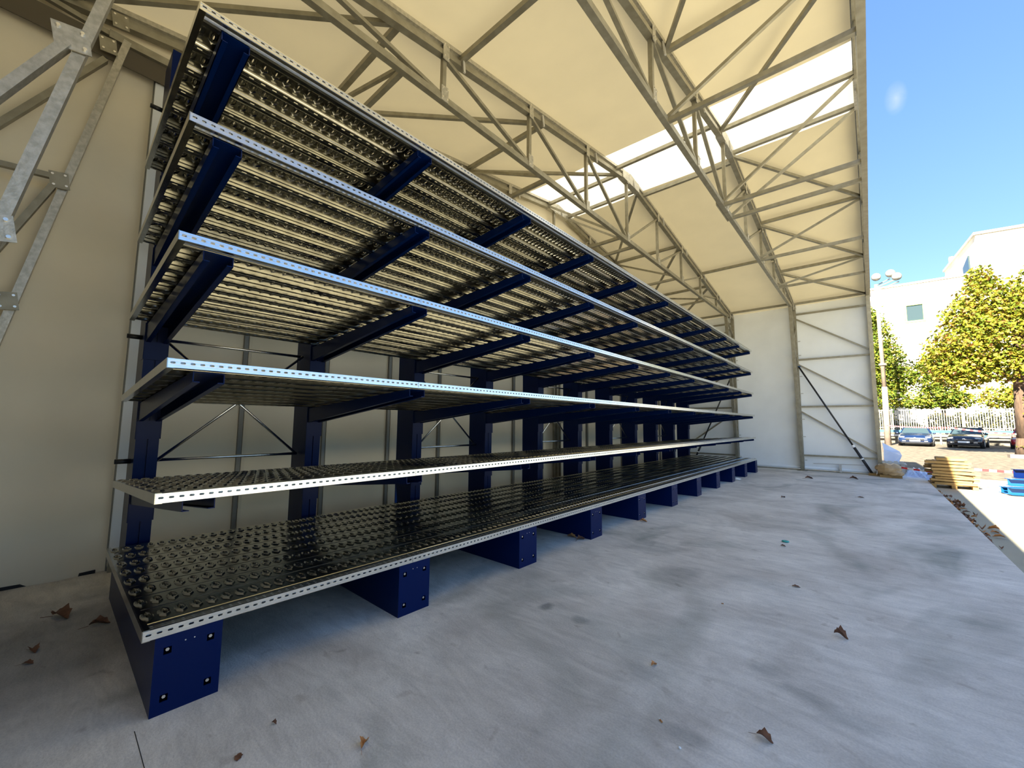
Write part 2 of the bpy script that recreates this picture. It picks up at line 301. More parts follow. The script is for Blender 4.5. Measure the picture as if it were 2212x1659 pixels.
# ------------------------------------------------------------------ roof trusses
posts = [8.2 + 1.74 * k for k in range(-5, 6)]     # posts[5] is the middle one
def lace(par, x, y_in0, y_in1, y_out, z0, z1, n, m, flip=1):
    """slanting inner leg, upright outer leg and lacing between them"""
    MB().bar((x, y_in0, z0), (x, y_in1, z1), 0.06, 0.10, (1, 0, 0)).build('column_leg', m, par)
    MB().bar((x, y_out, z0), (x, y_out, zr(y_out) - 0.12), 0.10, 0.10, (1, 0, 0)).build('column_leg', m, par)
    for i in range(n):
        za = z0 + 0.25 + (z1 - z0 - 0.3) * i / n; zb = z0 + 0.25 + (z1 - z0 - 0.3) * (i + 1) / n
        ya = y_in0 + (y_in1 - y_in0) * (za - z0) / (z1 - z0); yb = y_in0 + (y_in1 - y_in0) * (zb - z0) / (z1 - z0)
        if i % 2: MB().bar((x, ya, za), (x, y_out, zb), 0.05, 0.05, (1, 0, 0)).build('lacing_bar', m, par)
        else: MB().bar((x, y_out, za), (x, yb, zb), 0.05, 0.05, (1, 0, 0)).build('lacing_bar', m, par)
def plate(par, x, y, z, w_, h_, tilt, m, side=1, nb=4):
    c, s_ = math.cos(tilt), math.sin(tilt); pts = [(-w_ / 2, -h_ / 2), (w_ / 2, -h_ / 2), (w_ / 2, h_ / 2), (-w_ / 2, h_ / 2)]
    q = [(y + a * c - b * s_, z + a * s_ + b * c) for a, b in pts]
    p = MB().hexa([(x, q[0][0], q[0][1]), (x, q[1][0], q[1][1]), (x, q[2][0], q[2][1]), (x, q[3][0], q[3][1])] + [(x + 0.008 * side, q[i][0], q[i][1]) for i in range(4)]).build('gusset_plate', m, par)
    b_ = MB()
    for a, b in [(-.32, -.32), (.32, -.32), (.32, .32), (-.32, .32)][:nb]:
        a *= w_; b *= h_; yy = y + a * c - b * s_; zz = z + a * s_ + b * c; b_.tube((x + 0.008 * side, yy, zz), (x + 0.022 * side, yy, zz), 0.011, 6)
    b_.build('bolt', M['bolt'], p)
def truss(x, label, detail, near_lace=True):
    t = empty('roof_truss', (x, RIDGE_Y, 0), label, 'roof truss', 'roof trusses of the hall'); m = M['galvd']
    for s_ in (-1, 1):
        ye = Y0W + 0.15 if s_ < 0 else Y1W - 0.12
        MB().bar((x, RIDGE_Y, zr(RIDGE_Y) - 0.20), (x, ye, zr(ye) - 0.20), 0.09, 0.07).build('top_chord', m, t)
        MB().bar((x, RIDGE_Y, zr(RIDGE_Y) - 0.075), (x, ye, zr(ye) - 0.075), 0.11, 0.055).build('membrane_rail', M['galv'], t)
        MB().bar((x, RIDGE_Y, zr(RIDGE_Y) - 0.135), (x, ye, zr(ye) - 0.135), 0.03, 0.08).build('chord_web', M['galvd'], t)
    MB().box(x - 0.06, x + 0.06, RIDGE_Y - 0.42, RIDGE_Y + 0.42, zr(RIDGE_Y) - 0.30, zr(RIDGE_Y) - 0.10).build('ridge_plate', M['galv'], t)
    MB().bar((x, 0.1, ZC), (x, 16.5, ZC), 0.075, 0.085).build('bottom_chord', m, t)
    if detail:
        MB().bar((x - 0.055, posts[5] - 0.4, ZC), (x - 0.055, posts[5] + 0.4, ZC), 0.02, 0.10).build('splice_plate', m, t)
    for k, y in enumerate(posts):
        ztop = zr(y) - 0.20
        if ztop - ZC < 0.12: continue
        MB().bar((x, y, ZC), (x, y, ztop), 0.055, 0.055, (1, 0, 0)).build('post', m, t)
        if detail:
            plate(t, x + 0.038, y, ZC + 0.06, 0.11, 0.20, 0, M['galv'])
            plate(t, x + 0.046, y, ztop + 0.02, 0.10, 0.24, 0, M['galv'])
            MB().bar((x + 0.06, y + 0.28, zr(y) - 0.09), (x + 0.085, y + 0.28, zr(y) - 0.30), 0.02, 0.03).build('clip', M['cable'], t)
        # diagonals drop towards the middle
        if k < 5: MB().bar((x, y + 0.05, ztop - 0.05), (x, posts[k + 1] - 0.05, ZC + 0.05), 0.045, 0.055, (1, 0, 0)).build('diagonal', m, t)
        elif k > 5: MB().bar((x, y - 0.05, ztop - 0.05), (x, posts[k - 1] + 0.05, ZC + 0.05), 0.045, 0.055, (1, 0, 0)).build('diagonal', m, t)
    # knees and laced columns
    MB().bar((x, 0.15, ZC), (x, -0.45, zr(-0.45) - 0.22), 0.05, 0.05, (1, 0, 0)).build('knee', m, t)
    MB().bar((x, 16.45, ZC), (x, 17.05, zr(17.05) - 0.22), 0.05, 0.05, (1, 0, 0)).build('knee', m, t)
    lace(t, x, -0.78, 0.24, -0.80, 0, ZC, 7 if near_lace else 0, M['galv'] if detail else m)
    lace(t, x, 17.32, 16.42, Y1W - 0.10, 0, ZC, 9, m)
    MB().box(x - 0.14, x + 0.14, 17.15, 17.48, 0, 0.012).build('foot_plate', m, t)
    MB().box(x - 0.14, x + 0.14, -0.85, -0.65, 0, 0.012).build('foot_plate', m, t)
    return t
tD = truss(VD, 'steel roof truss against the white gable wall behind the rack', True, False)
tA = truss(VA, 'steel roof truss right above the front of the rack, next after the gable wall one', True, False)
tB = truss(VB, 'steel roof truss in the middle of the open floor, second from the open side', True)
tC = truss(VC, 'steel roof truss along the open side of the hall, beside the sky', False)
plate(tA, VA + 0.06, -0.10, 4.03, 0.17, 0.16, 0.18, M['galv'])
plate(tA, VA + 0.06, -0.31, 2.66, 0.17, 0.16, 0.18, M['galv'])
MB().bar((VA + 0.05, -0.12, 3.98), (VA + 0.05, -0.80, 2.52), 0.05, 0.09, (1, 0, 0)).build('lacing_bar', M['galv'], tA)
for (y, z) in ((0.17, 5.78), (0.10, 5.45), (-0.12, 3.85), (-0.34, 2.60)): plate(tD, VD + 0.07, y, z, 0.13, 0.16, 0.15, M['galvd'])
MB().bar((VD + 0.05, 0.09, 5.29), (VD + 0.05, -0.80, 3.7), 0.05, 0.07, (1, 0, 0)).build('lacing_bar', M['galvd'], tD)
MB().bar((VD + 0.05, -0.16, 3.78), (VD + 0.05, -0.80, 2.1), 0.05, 0.07, (1, 0, 0)).build('lacing_bar', M['galvd'], tD)
MB().bar((VD + 0.05, -0.14, 3.88), (VD + 0.05, -0.80, 3.82), 0.05, 0.05, (1, 0, 0)).build('lacing_bar', M['galvd'], tD)
# gable mullions behind the rack (three pipes bunched at the ridge)
for y0_, lab in ((8.32, 'bunch of galvanised pipes and cables standing on the back wall under the ridge'),):
    gp = empty('gable_post', (VD, y0_, 0), lab, 'post')
    for dy, r in ((-0.12, 0.035), (0.0, 0.05), (0.13, 0.035)): MB().tube((VD, y0_ + dy, 0), (VD, y0_ + dy, 5.6), r, 8).build('pipe', M['galvd'], gp, True)
    MB().box(VD - 0.03, VD + 0.05, y0_ - 0.20, y0_ + 0.20, 1.55, 1.72).build('bracket', M['galvd'], gp)
MB().box(VC - 0.10, VC + 0.02, Y1W + 0.02, Y1W + 0.10, 0.0, 5.7).build('edge_profile', M['galv'], tC)
for s_ in (-1, 1):
    ye = Y0W if s_ < 0 else Y1W
    MB().bar((VC + 0.04, RIDGE_Y, zr(RIDGE_Y) - 0.02), (VC + 0.04, ye, zr(ye) - 0.02), 0.07, 0.12).build('edge_profile', M['galvd'], tC)

# ------------------------------------------------------------------ bracing between the trusses
def seg(par, name, a, b, w_, h_, m=None): return MB().bar(a, b, w_, h_).build(name, m or M['galvd'], par)
PN = [-0.30, 2.36, 5.20, 7.94, 8.79, 11.54, 14.36, 17.0]
def roof_bracing(xa, xb, label, full, mirror):
    r = empty('roof_bracing', ((xa + xb) / 2, RIDGE_Y, 5.6), label, 'bracing', 'bracing between the roof trusses')
    if not full:
        for y in (-0.28, 3.25, 7.66, 9.04, 13.42, 16.95): seg(r, 'purlin', (xa, y, zr(y) - 0.13), (xb, y, zr(y) - 0.13), 0.07, 0.07)
        return r
    for y in PN: seg(r, 'purlin', (xa, y, zr(y) - 0.13), (xb, y, zr(y) - 0.13), 0.07, 0.07)
    inner, outer = (xb, xa) if mirror else (xa, xb)      # 'inner' truss carries the end nearer the ridge
    if mirror:   # bay behind the rack: diagonals run from the wall side outwards to the ridge side
        prs = [(-0.30, xa, 2.36, xb), (2.36, xa, 5.20, xb), (5.20, xa, 7.94, xb), (8.79, xb, 11.54, xa), (11.54, xb, 14.36, xa), (14.36, xb, 17.0, xa)]
    else:
        prs = [(7.94, xa, 5.20, xb), (5.20, xa, 2.36, xb), (2.36, xa, -0.30, xb), (8.79, xa, 11.54, xb), (11.54, xa, 14.36, xb), (14.36, xa, 17.0, xb)]
    for y1_, x1_, y2_, x2_ in prs: seg(r, 'diagonal_brace', (x1_, y1_, zr(y1_) - 0.17), (x2_, y2_, zr(y2_) - 0.17), 0.055, 0.055)
    # struts at bottom chord height and braces up to the roof of the outer truss
    nodes = [(2.40, 2.36), (5.20, 5.20), (7.97, 7.94), (8.60, 8.79), (11.32, 11.54), (14.0, 14.36)]
    cx_, rx_ = (xb, xa) if mirror else (xa, xb)
    for yc_, yr_ in nodes:
        seg(r, 'strut', (cx_, yc_, ZC), (rx_, yc_, ZC), 0.06, 0.06)
        seg(r, 'fly_brace', (cx_, yc_, ZC + 0.05), (rx_, yr_, zr(yr_) - 0.16), 0.045, 0.045)
    return r
roof_bracing(VD, VA, 'steel roof bracing bay directly above the rack, next to the gable wall', True, True)
roof_bracing(VA, VB, 'steel purlins of the middle roof bay, without diagonals', False, False)
roof_bracing(VB, VC, 'steel roof bracing bay nearest the open side, full of crossing diagonals', True, False)
def wall_bracing(xa, xb, label, zs, dg):
    r = empty('wall_bracing', ((xa + xb) / 2, Y1W, 0), label, 'bracing', 'bracing on the far wall')
    y = Y1W - 0.10
    for z in zs: seg(r, 'rail', (xa, y, z), (xb, y, z), 0.05, 0.06)
    for z1, z2 in dg: seg(r, 'diagonal_brace', (xa, y, z1), (xb, y, z2), 0.045, 0.05)
    return r
wbr = wall_bracing(VB, VC, 'steel rails and diagonals on the far white wall beside the open side', (5.50, 3.86, 2.20, 0.52), ((5.36, 4.0), (3.72, 2.30), (2.06, 0.64)))
wall_bracing(VD, VA, 'steel rails and diagonals on the far wall behind the rack', (5.50, 3.86, 2.20, 0.40), ((3.99, 5.36), (2.30, 3.72), (0.60, 2.06)))
MB().tube((-1.55, Y1W - 0.12, 0.26), (-0.15, Y1W - 0.12, 0.30), 0.012, 6).build('hook_bar', M['cable'], wbr)
MB().box(-0.86, -0.80, Y1W - 0.17, Y1W - 0.10, 0.02, 0.28).build('clamp', M['cable'], wbr)
# small clips up the far columns
for x, t in ((VB, tB), (VA, tA)):
    for z in (0.35, 1.15, 1.75, 2.65, 3.25, 4.0, 4.5): MB().box(x + 0.04, x + 0.14, Y1W - 0.17, Y1W - 0.14, z, z + 0.025).build('clip', M['cable'], t)

def prop(a, b, label):
    p = empty('raking_prop', (b[0], b[1], 0), label, 'prop'); a = Vector(a); b = Vector(b)
    MB().tube(b, a.lerp(b, 0.75), 0.038, 8).build('outer_tube', M['black'], p, True)
    MB().tube(a.lerp(b, 0.76), a, 0.026, 8).build('inner_tube', M['black'], p, True)
    MB().tube(a.lerp(b, 0.745), a.lerp(b, 0.765), 0.046, 8).build('collar', M['white'], p)
    MB().tube(a.lerp(b, 0.86), a.lerp(b, 0.87), 0.048, 8).build('collar', M['white'], p)
    MB().box(b.x - 0.07, b.x + 0.07, b.y - 0.07, b.y + 0.07, 0, 0.012).build('foot_plate', M['galvd'], p)
    MB().tube(a + Vector((0, -0.02, 0)), a + Vector((0.07, -0.02, -0.02)), 0.018, 6).build('hook', M['cyan'], p)
prop((-1.80, Y1W - 0.22, 3.62), (-0.03, Y1W - 0.25, 0.01), 'long black raking prop on the far wall beside the open side')
prop((-3.95, Y1W - 0.22, 3.4), (-5.45, Y1W - 0.25, 0.01), 'long black raking prop on the far wall behind the rack')

# ------------------------------------------------------------------ the cantilever rack
C0, PITCH = 0.607, 1.4835
LV = [0.452, 1.154, 1.890, 2.6225, 3.347, 4.063]
FX = -2.887; DEPTH = 2.03; TILT = math.atan2(0.133, DEPTH); DH = 0.055
ordi = ['first', 'second', 'third', 'fourth', 'fifth', 'sixth', 'seventh', 'eighth', 'ninth', 'tenth', 'eleventh']
def arm_mesh():
    """inverted channel, root at x=0, tip at x=2.06 (local); top at z=0"""
    b = MB(); W = 0.078; t = 0.005; Lg = 2.06; hr, ht = 0.165, 0.062; lip = 0.034
    b.box(0, Lg, -W, W, -t, 0)
    for s_ in (-1, 1):
        y0_, y1_ = (s_ * W, s_ * (W - t)) if s_ < 0 else (s_ * (W - t), s_ * W)
        b.hexa([(0, y0_, -hr), (Lg, y0_, -ht), (Lg, y1_, -ht), (0, y1_, -hr), (0, y0_, -t), (Lg, y0_, -t), (Lg, y1_, -t), (0, y1_, -t)])
        y0_, y1_ = (s_ * W, s_ * (W - lip)) if s_ < 0 else (s_ * (W - lip), s_ * W)
        b.hexa([(0, y0_, -hr), (Lg, y0_, -ht), (Lg, y1_, -ht), (0, y1_, -hr), (0, y0_, -hr + t), (Lg, y0_, -ht + t), (Lg, y1_, -ht + t), (0, y1_, -hr + t)])
    me = bpy.data.meshes.new('arm'); me.from_pydata(b.v, [], b.f); me.materials.append(M['blue']); me.update(); return me
ARM = arm_mesh()
def plate_holes():
    """end plate of a base leg with four square holes; local: x thickness, y across, z up"""
    b = MB(); ys_ = [-0.15, -0.112, -0.078, 0.078, 0.112, 0.15]; zs_ = [0.0, 0.062, 0.098, 0.300, 0.336, 0.395]
    for i in range(5):
        for j in range(5):
            if i in (1, 3) and j in (1, 3): continue
            b.box(-0.006, 0, ys_[i], ys_[i + 1], zs_[j], zs_[j + 1])
    me = bpy.data.meshes.new('end_plate'); me.from_pydata(b.v, [], b.f); me.materials.append(M['blue']); me.update(); return me
EP = plate_holes()
tmp = MB()
for y in (-0.095, 0.095):
    for z in (0.080, 0.318): tmp.tube((-0.03, y, z + 0.004), (-0.004, y + 0.0, z + 0.004), 0.009, 6)
for y in (-0.02, 0.02): tmp.tube((-0.004, y, 0.345), (0.0008, y, 0.345), 0.004, 6)
BO = bpy.data.meshes.new('bolt'); BO.from_pydata(tmp.v, [], tmp.f); BO.materials.append(M['bolt'])
b = MB()
for s_ in (-1, 1): b.box(-2.15, -0.006, min(s_ * .15, s_ * .144), max(s_ * .15, s_ * .144), 0.0, 0.395)
b.box(-2.15, -0.006, -0.144, 0.144, 0.385, 0.393); b.box(-2.15, -0.006, -0.144, 0.144, 0.0, 0.006); b.box(-0.14, -0.13, -0.143, 0.143, 0.01, 0.38)
LEG = bpy.data.meshes.new('base_leg'); LEG.from_pydata(b.v, [], b.f); LEG.materials.append(M['blue'])
b = MB()
for y0_, y1_ in ((-0.082, -0.005), (0.005, 0.082)): b.box(-0.40, 0, y0_, y1_, 0.0, 5.22)
b.box(-0.39, -0.02, -0.006, 0.006, 0.0, 5.20); b.box(-0.42, -0.0, -0.10, 0.10, 0.0, 0.02)
UP = bpy.data.meshes.new('upright'); UP.from_pydata(b.v, [], b.f); UP.materials.append(M['blue'])
b = MB(); b.box(0, 0.014, -0.088, 0.088, -0.17, 0.0); b.box(-0.10, 0.014, -0.090, -0.084, -0.17, 0.17); b.box(-0.10, 0.014, 0.084, 0.090, -0.17, 0.17)
CO = bpy.data.meshes.new('arm_bracket'); CO.from_pydata(b.v, [], b.f); CO.materials.append(M['blue'])
COLX = -5.0
# arm axis: tip top meets deck underside at front, drops by TILT to the column
for k in range(11):
    y = C0 + k * PITCH
    lab = ('blue cantilever rack column nearest the camera, %s of eleven' if k == 0 else 'blue cantilever rack column with arms, %s of eleven from the near end') % ordi[k]
    if k == 10: lab = 'blue cantilever rack column at the far end of the rack'
    c = empty('rack_column', (COLX, y, 0), lab, 'rack column', 'cantilever rack columns')
    inst('upright', UP, c)
    lg = inst('base_leg', LEG, c, (FX - 0.008 - COLX, 0, 0)); 
    e = inst('end_plate', EP, c, (FX - 0.008 - COLX, 0, 0)); inst('bolt', BO, e)
    for lv in range(1, 6):
        zt = LV[lv] - DH - 0.002
        zroot = zt - math.tan(TILT) * (FX - COLX)
        inst('arm', ARM, c, (0.0, 0, zroot), (0, -TILT, 0)); inst('arm_bracket', CO, c, (0.0, 0, zroot - 0.155))
    if k in (0, 10):
        for z in (1.16, 2.33, 4.66): MB().tube((COLX - 0.2, y - 0.08 if k == 0 else y + 0.08, z), (COLX - 0.2, y - 0.19 if k == 0 else y + .19, z), 0.022, 8).build('brace_lug', M['black'], c, True)

# deck sections ---------------------------------------------------------
NP = 8; PWD = (DEPTH - 0.085) / NP
def plank_mesh(length):
    n = max(1, round(length / 0.0742)); cl = length / n; b = MB(); W = PWD - 0.004; cx_ = W / 2
    ang = [math.radians(a) for a in (0, 45, 90, 135, 180, 225, 270, 315)]
    rx, ry = 0.070, 0.031
    for i in range(n):
        y0_ = i * cl; yc_ = y0_ + cl / 2; k = len(b.v)
        Wb = W - 0.005; Wa = 0.005; rect = [(Wb, yc_), (Wb, y0_ + cl), (cx_, y0_ + cl), (Wa, y0_ + cl), (Wa, yc_), (Wa, y0_), (cx_, y0_), (Wb, y0_)]
        ell = [(cx_ + rx * (math.cos(a) if abs(math.cos(a)) > .9 or abs(math.cos(a)) < .1 else math.cos(a) * 0.72), yc_ + ry * math.sin(a) * (1 if abs(math.sin(a)) > .9 else 1.22)) for a in ang]
        b.v += [(x, y, 0) for x, y in rect]; b.v += [(x, y, 0) for x, y in ell]
        b.v += [(cx_ + (x - cx_) * 0.88, yc_ + (y - yc_) * 0.80, 0.009) for x, y in ell]
        b.v += [(cx_ + (x - cx_) * 0.70, yc_ + (y - yc_) * 0.54, 0.008) for x, y in ell]
        b.v += [(cx_ + (x - cx_) * 0.58, yc_ + (y - yc_) * 0.38, 0.001) for x, y in ell]
        b.v += [(cx_ + (x - cx_) * 0.30, yc_ + (y - yc_) * 0.12, 0.000) for x, y in ell]
        for q in range(5):
            for j in range(8): a = k + q * 8 + j; c_ = k + q * 8 + (j + 1) % 8; b.f.append((a, c_, c_ + 8, a + 8))
        # flanges and slotted lips
        for s_, xe in ((1, 0.0), (-1, W)):
            b.quad((xe, y0_, -0.005), (xe, y0_ + cl, -0.005), (xe, y0_ + cl, -0.048), (xe, y0_, -0.048)); b.quad((xe, y0_, -0.005), (xe, y0_ + cl, -0.005), (xe + s_ * .005, y0_ + cl, 0), (xe + s_ * .005, y0_, 0))
            xi = xe + s_ * 0.012; xo = xe + s_ * 0.022; xp = xe + s_ * 0.034
            b.quad((xe, y0_, -0.048), (xe, y0_ + cl, -0.048), (xi, y0_ + cl, -0.050), (xi, y0_, -0.050))
            b.quad((xi, y0_, -0.050), (xi, y0_ + cl * 0.62, -0.050), (xo, y0_ + cl * 0.62, -0.050), (xo, y0_, -0.050))
            b.quad((xo, y0_, -0.050), (xo, y0_ + cl, -0.050), (xp, y0_ + cl, -0.044), (xp, y0_, -0.044))
    me = bpy.data.meshes.new('plank'); me.from_pydata(b.v, [], b.f); me.materials.append(M['deck']); me.update(); return me
def rail_mesh(length):
    """front edge rail, face at x=0, top z=0; slotted face with two grooves, perforated top strip"""
    n = max(1, round(length / 0.0452)); cl = length / n; b = MB()
    prof = [(-0.012, 0.0), (0.0, -0.002), (0.0, -0.013), (-0.003, -0.0145), (-0.003, -0.0165), (0.0, -0.018)]
    for (x1, z1), (x2, z2) in zip(prof[:-1], prof[1:]): b.quad((x1, 0, z1), (x1, length, z1), (x2, length, z2), (x2, 0, z2))
    prof = [(0.0, -0.032), (-0.003, -0.0335), (-0.003, -0.0355), (0.0, -0.037), (0.0, -0.053), (-0.004, -0.055), (-0.03, -0.055)]
    for (x1, z1), (x2, z2) in zip(prof[:-1], prof[1:]): b.quad((x1, 0, z1), (x1, length, z1), (x2, length, z2), (x2, 0, z2))
    zc_ = -0.025
    for i in range(n):
        y0_ = i * cl; yc_ = y0_ + cl / 2; k = len(b.v); hy, hz = 0.0125, 0.0056
        rect = [(y0_ + cl, zc_), (y0_ + cl, -0.018), (yc_, -0.018), (y0_, -0.018), (y0_, zc_), (y0_, -0.032), (yc_, -0.032), (y0_ + cl, -0.032)]
        hole = [(yc_ + hy, zc_), (yc_ + hy * .7, zc_ + hz), (yc_, zc_ + hz), (yc_ - hy * .7, zc_ + hz), (yc_ - hy, zc_), (yc_ - hy * .7, zc_ - hz), (yc_, zc_ - hz), (yc_ + hy * .7, zc_ - hz)]
        b.v += [(0, y, z) for y, z in rect] + [(0, y, z) for y, z in hole] + [(-0.006, y, z) for y, z in hole]
        for q in range(2):
            for j in range(8): a = k + q * 8 + j; c_ = k + q * 8 + (j + 1) % 8; b.f.append((a, c_, c_ + 8, a + 8))
    # perforated top strip behind the rail
    x0_, x1_ = -0.085, -0.012
    b.quad((x1_, 0, 0), (x1_, length, 0), (-0.026, length, -0.004), (-0.026, 0, -0.004)); b.quad((-0.062, 0, -0.004), (-0.062, length, -0.004), (x0_, length, 0), (x0_, 0, 0))
    for i in range(n):
        y0_ = i * cl; b.quad((-0.026, y0_, -0.004), (-0.026, y0_ + cl * 0.72, -0.004), (-0.062, y0_ + cl * 0.72, -0.004), (-0.062, y0_, -0.004))
        b.quad((-0.038, y0_ + cl * .72, -0.004), (-0.038, y0_ + cl, -0.004), (-0.050, y0_ + cl, -0.004), (-0.050, y0_ + cl * .72, -0.004))
    b.quad((x0_, 0, 0), (x0_, length, 0), (x0_, length, -0.045), (x0_, 0, -0.045)); b.quad((x0_, 0, -0.045), (x0_, length, -0.045), (x0_ + 0.022, length, -0.047), (x0_ + 0.022, 0, -0.047))
    me = bpy.data.meshes.new('front_rail'); me.from_pydata(b.v, [], b.f); me.materials.append(M['rail']); me.update(); return me
def end_mesh():
    b = MB(); b.box(-DEPTH - 0.02, 0, -0.004, 0, -0.056, 0.001); b.box(-DEPTH - 0.02, -0.0, 0, 0.030, -0.056, -0.053); b.box(-DEPTH - 0.02, -0.004, 0, 0.026, -0.0005, 0.0015)
    me = bpy.data.meshes.new('end_channel'); me.from_pydata(b.v, [], b.f); me.materials.append(M['deck']); me.update(); return me
END = end_mesh()
cuts = [0.402, C0 + PITCH - 0.03, C0 + 3 * PITCH - 0.03, C0 + 5 * PITCH - 0.03, C0 + 7 * PITCH - 0.03, C0 + 9 * PITCH - 0.03, C0 + 10 * PITCH + 0.02]
cache = {}
lvn = ['lowest', 'second lowest', 'third lowest', 'third highest', 'second highest', 'topmost']
for lv in range(6):
    for i in range(6):
        y0_, y1_ = cuts[i] + 0.002, cuts[i + 1] - 0.002; Lg = round(y1_ - y0_, 3)
        if Lg not in cache: cache[Lg] = (plank_mesh(Lg), rail_mesh(Lg))
        pm, rm = cache[Lg]
        place = 'nearest section' if i == 0 else ('farthest section' if i == 5 else '%s section from the near end' % ordi[i])
        d = empty('shelf_deck', (FX, y0_, LV[lv]), 'galvanised slatted shelf deck on the %s level, %s' % (lvn[lv], place), 'shelf', 'galvanised decks of the cantilever rack')
        if lv: d.rotation_euler = (0, -TILT, 0)
        inst('front_rail', rm, d)
        for q in range(NP): inst('plank', pm, d, (-0.087 - (q + 1) * PWD, 0, 0))
        if i == 0: inst('end_channel', END, d)
        if i == 5: inst('end_channel', END, d, (0, Lg, 0))

# cross bracing between the columns
for i, k in enumerate((0, 2, 4, 6, 8)):
    ya = C0 + k * PITCH + 0.102; yb = C0 + (k + 1) * PITCH - 0.102; x = COLX - 0.20
    r = empty('cross_bracing', (x, (ya + yb) / 2, 0), 'bare steel cross bracing in the back of the rack between the %s and %s columns' % (ordi[k], ordi[k + 1]), 'bracing', 'cross bracing of the rack')
    for z in (1.16, 2.33, 3.50, 4.66):
        MB().tube((x, ya, z), (x, yb, z), 0.016, 8).build('horizontal_tube', M['rail'], r, True)
    for z in (1.16, 3.50):
        MB().tube((x + 0.03, ya, z), (x + 0.03, yb, z + 1.17), 0.015, 8).build('diagonal_tube', M['rail'], r, True)
        MB().tube((x - 0.03, ya, z + 1.17), (x - 0.03, yb, z), 0.015, 8).build('diagonal_tube', M['rail'], r, True)

# ------------------------------------------------------------------ litter on the floor
def leaf(x, y, z, size, rot, m, label, curl=0.5, stem=True, cat='leaf', group=None):
    o = empty('dry_leaf', (x, y, z), label, cat, group); b = MB(); n = 8; k = 0; out = []
    for i in range(n + 1):
        t = i / n; wd = size * 0.32 * math.sin(math.pi * min(1, t * 0.92 + 0.04)) * (1 + 0.25 * math.sin(i * 2.4)); u = (t - 0.5) * size
        zz = size * curl * 0.22 * (math.sin(t * 5) + 1) * 0.5 + 0.002
        for s_ in (-1, 0, 1):
            a = rot; px = u; py = s_ * wd; pz = zz + abs(s_) * wd * curl * 1.3
            out.append((x + px * math.cos(a) - py * math.sin(a), y + px * math.sin(a) + py * math.cos(a), z + pz))
    b.v = out
    for i in range(n):
        for j in range(2): a = i * 3 + j; b.f.append((a, a + 1, a + 4, a + 3))
    b.v += [(p[0], p[1], p[2] + 0.0012) for p in out]; N3 = len(out)
    for i in range(n):
        for j in range(2): a = N3 + i * 3 + j; b.f.append((a, a + 3, a + 4, a + 1))
    b.build('blade', m, o, True)
    if stem: MB().tube((x - 0.5 * size * math.cos(rot), y - 0.5 * size * math.sin(rot), z + 0.005), (x - 0.95 * size * math.cos(rot + 0.25), y - 0.95 * size * math.sin(rot + 0.25), z + 0.003), size * 0.012, 5).build('stem', m, o)
    return o
def floor_pt(px, py, z=0.0):
    dx, dy, dz = (px - 1106.0) / 875.63, (py - 829.5) / 875.63, 1.0     # a pixel of the photograph onto a level plane
    d = [Rr[i] * dx - Ru[i] * dy - Rb[i] * dz for i in range(3)]; t = (z - 1.55) / d[2]; return d[0] * t, d[1] * t
def put(px, py, size, rot, m, label, **kw):
    x, y = floor_pt(px, py); return leaf(x, y, 0.0, size, rot, m, label, **kw)
put(787, 1611, 0.062, 2.2, M['leafo'], 'crumpled orange dry leaf in the left foreground of the floor', curl=1.1)
put(1413, 1438, 0.045, 1.2, M['leafo'], 'small pale curled leaf in the middle of the foreground floor', curl=0.9, stem=False)
put(1817, 1377, 0.085, -0.3, M['leafb'], 'long rolled brown leaf lying alone on the right half of the floor', curl=1.3, stem=False)
put(1652, 1598, 0.075, -0.2, M['leafb'], 'dark red leaf with a long stem near the bottom right of the floor', curl=0.8)
put(1390, 1127, 0.12, 0.3, M['leafo'], 'tan leaf at the foot of the fifth base leg', curl=0.6)
put(1748, 1034, 0.20, 0.4, M['leafb'], 'dark brown leaf below the second truss column at the far wall', curl=0.6)
put(1845, 1035, 0.20, 0.1, M['leafb'], 'brown leaf near the foot of the black raking prop', curl=0.7)
put(1692, 1075, 0.10, 1.0, M['leafb'], 'tiny dark leaf far out on the open floor', curl=0.6)
put(1860, 1075, 0.12, 0.2, M['leafb'], 'flat brown leaf in the middle of the far floor', curl=0.3)
put(130, 1335, 0.16, 0.5, M['leafb'], 'large dark leaf clump in the left corner behind the rack end', curl=0.8)
put(72, 1408, 0.08, 0.2, M['leafb'], 'dark curled leaf below the large clump on the left floor', curl=0.8)
put(60, 1435, 0.06, 0.9, M['leafb'], 'smallest dark leaf at the left edge of the floor', curl=0.5)
put(215, 1350, 0.12, 1.2, M['leafb'], 'dark leaf against the near end of the rack', curl=0.7)
put(1235, 1160, 0.13, 0.2, M['leafo'], 'tan leaf under the deck between the third and fourth base legs', curl=0.5)
put(1255, 1166, 0.12, 1.2, M['leafb'], 'brown leaf touching the fourth base leg', curl=0.7)
put(1720, 1268, 0.07, 0.2, M['leafb'], 'thin dry twiggy leaf scrap in the middle of the open floor', curl=0.3)
put(592, 1564, 0.03, 0.4, M['leafb'], 'dark crumb on the floor at the lower left', curl=0.9, stem=False)
put(515, 1636, 0.05, -0.5, M['leafb'], 'thin dark sliver at the bottom left edge of the floor', curl=0.1, stem=False)
for i, (px, py, rot, lb) in enumerate([(1427, 1558, 2.6, 'cigarette butt on the floor left of the red stemmed leaf'), (1562, 1305, 0.2, 'cigarette butt in the middle of the open floor')]):
    x, y = floor_pt(px, py); c = empty('cigarette_butt', (x, y, 0), lb, 'litter'); dx, dy = math.cos(rot) * 0.013, math.sin(rot) * 0.013
    MB().tube((x - dx, y - dy, 0.004), (x + dx * .4, y + dy * .4, 0.004), 0.004, 8).build('filter', M['leafo'], c, True); MB().tube((x + dx * .4, y + dy * .4, 0.004), (x + dx, y + dy, 0.004), 0.0038, 8).build('paper', M['white'], c, True)
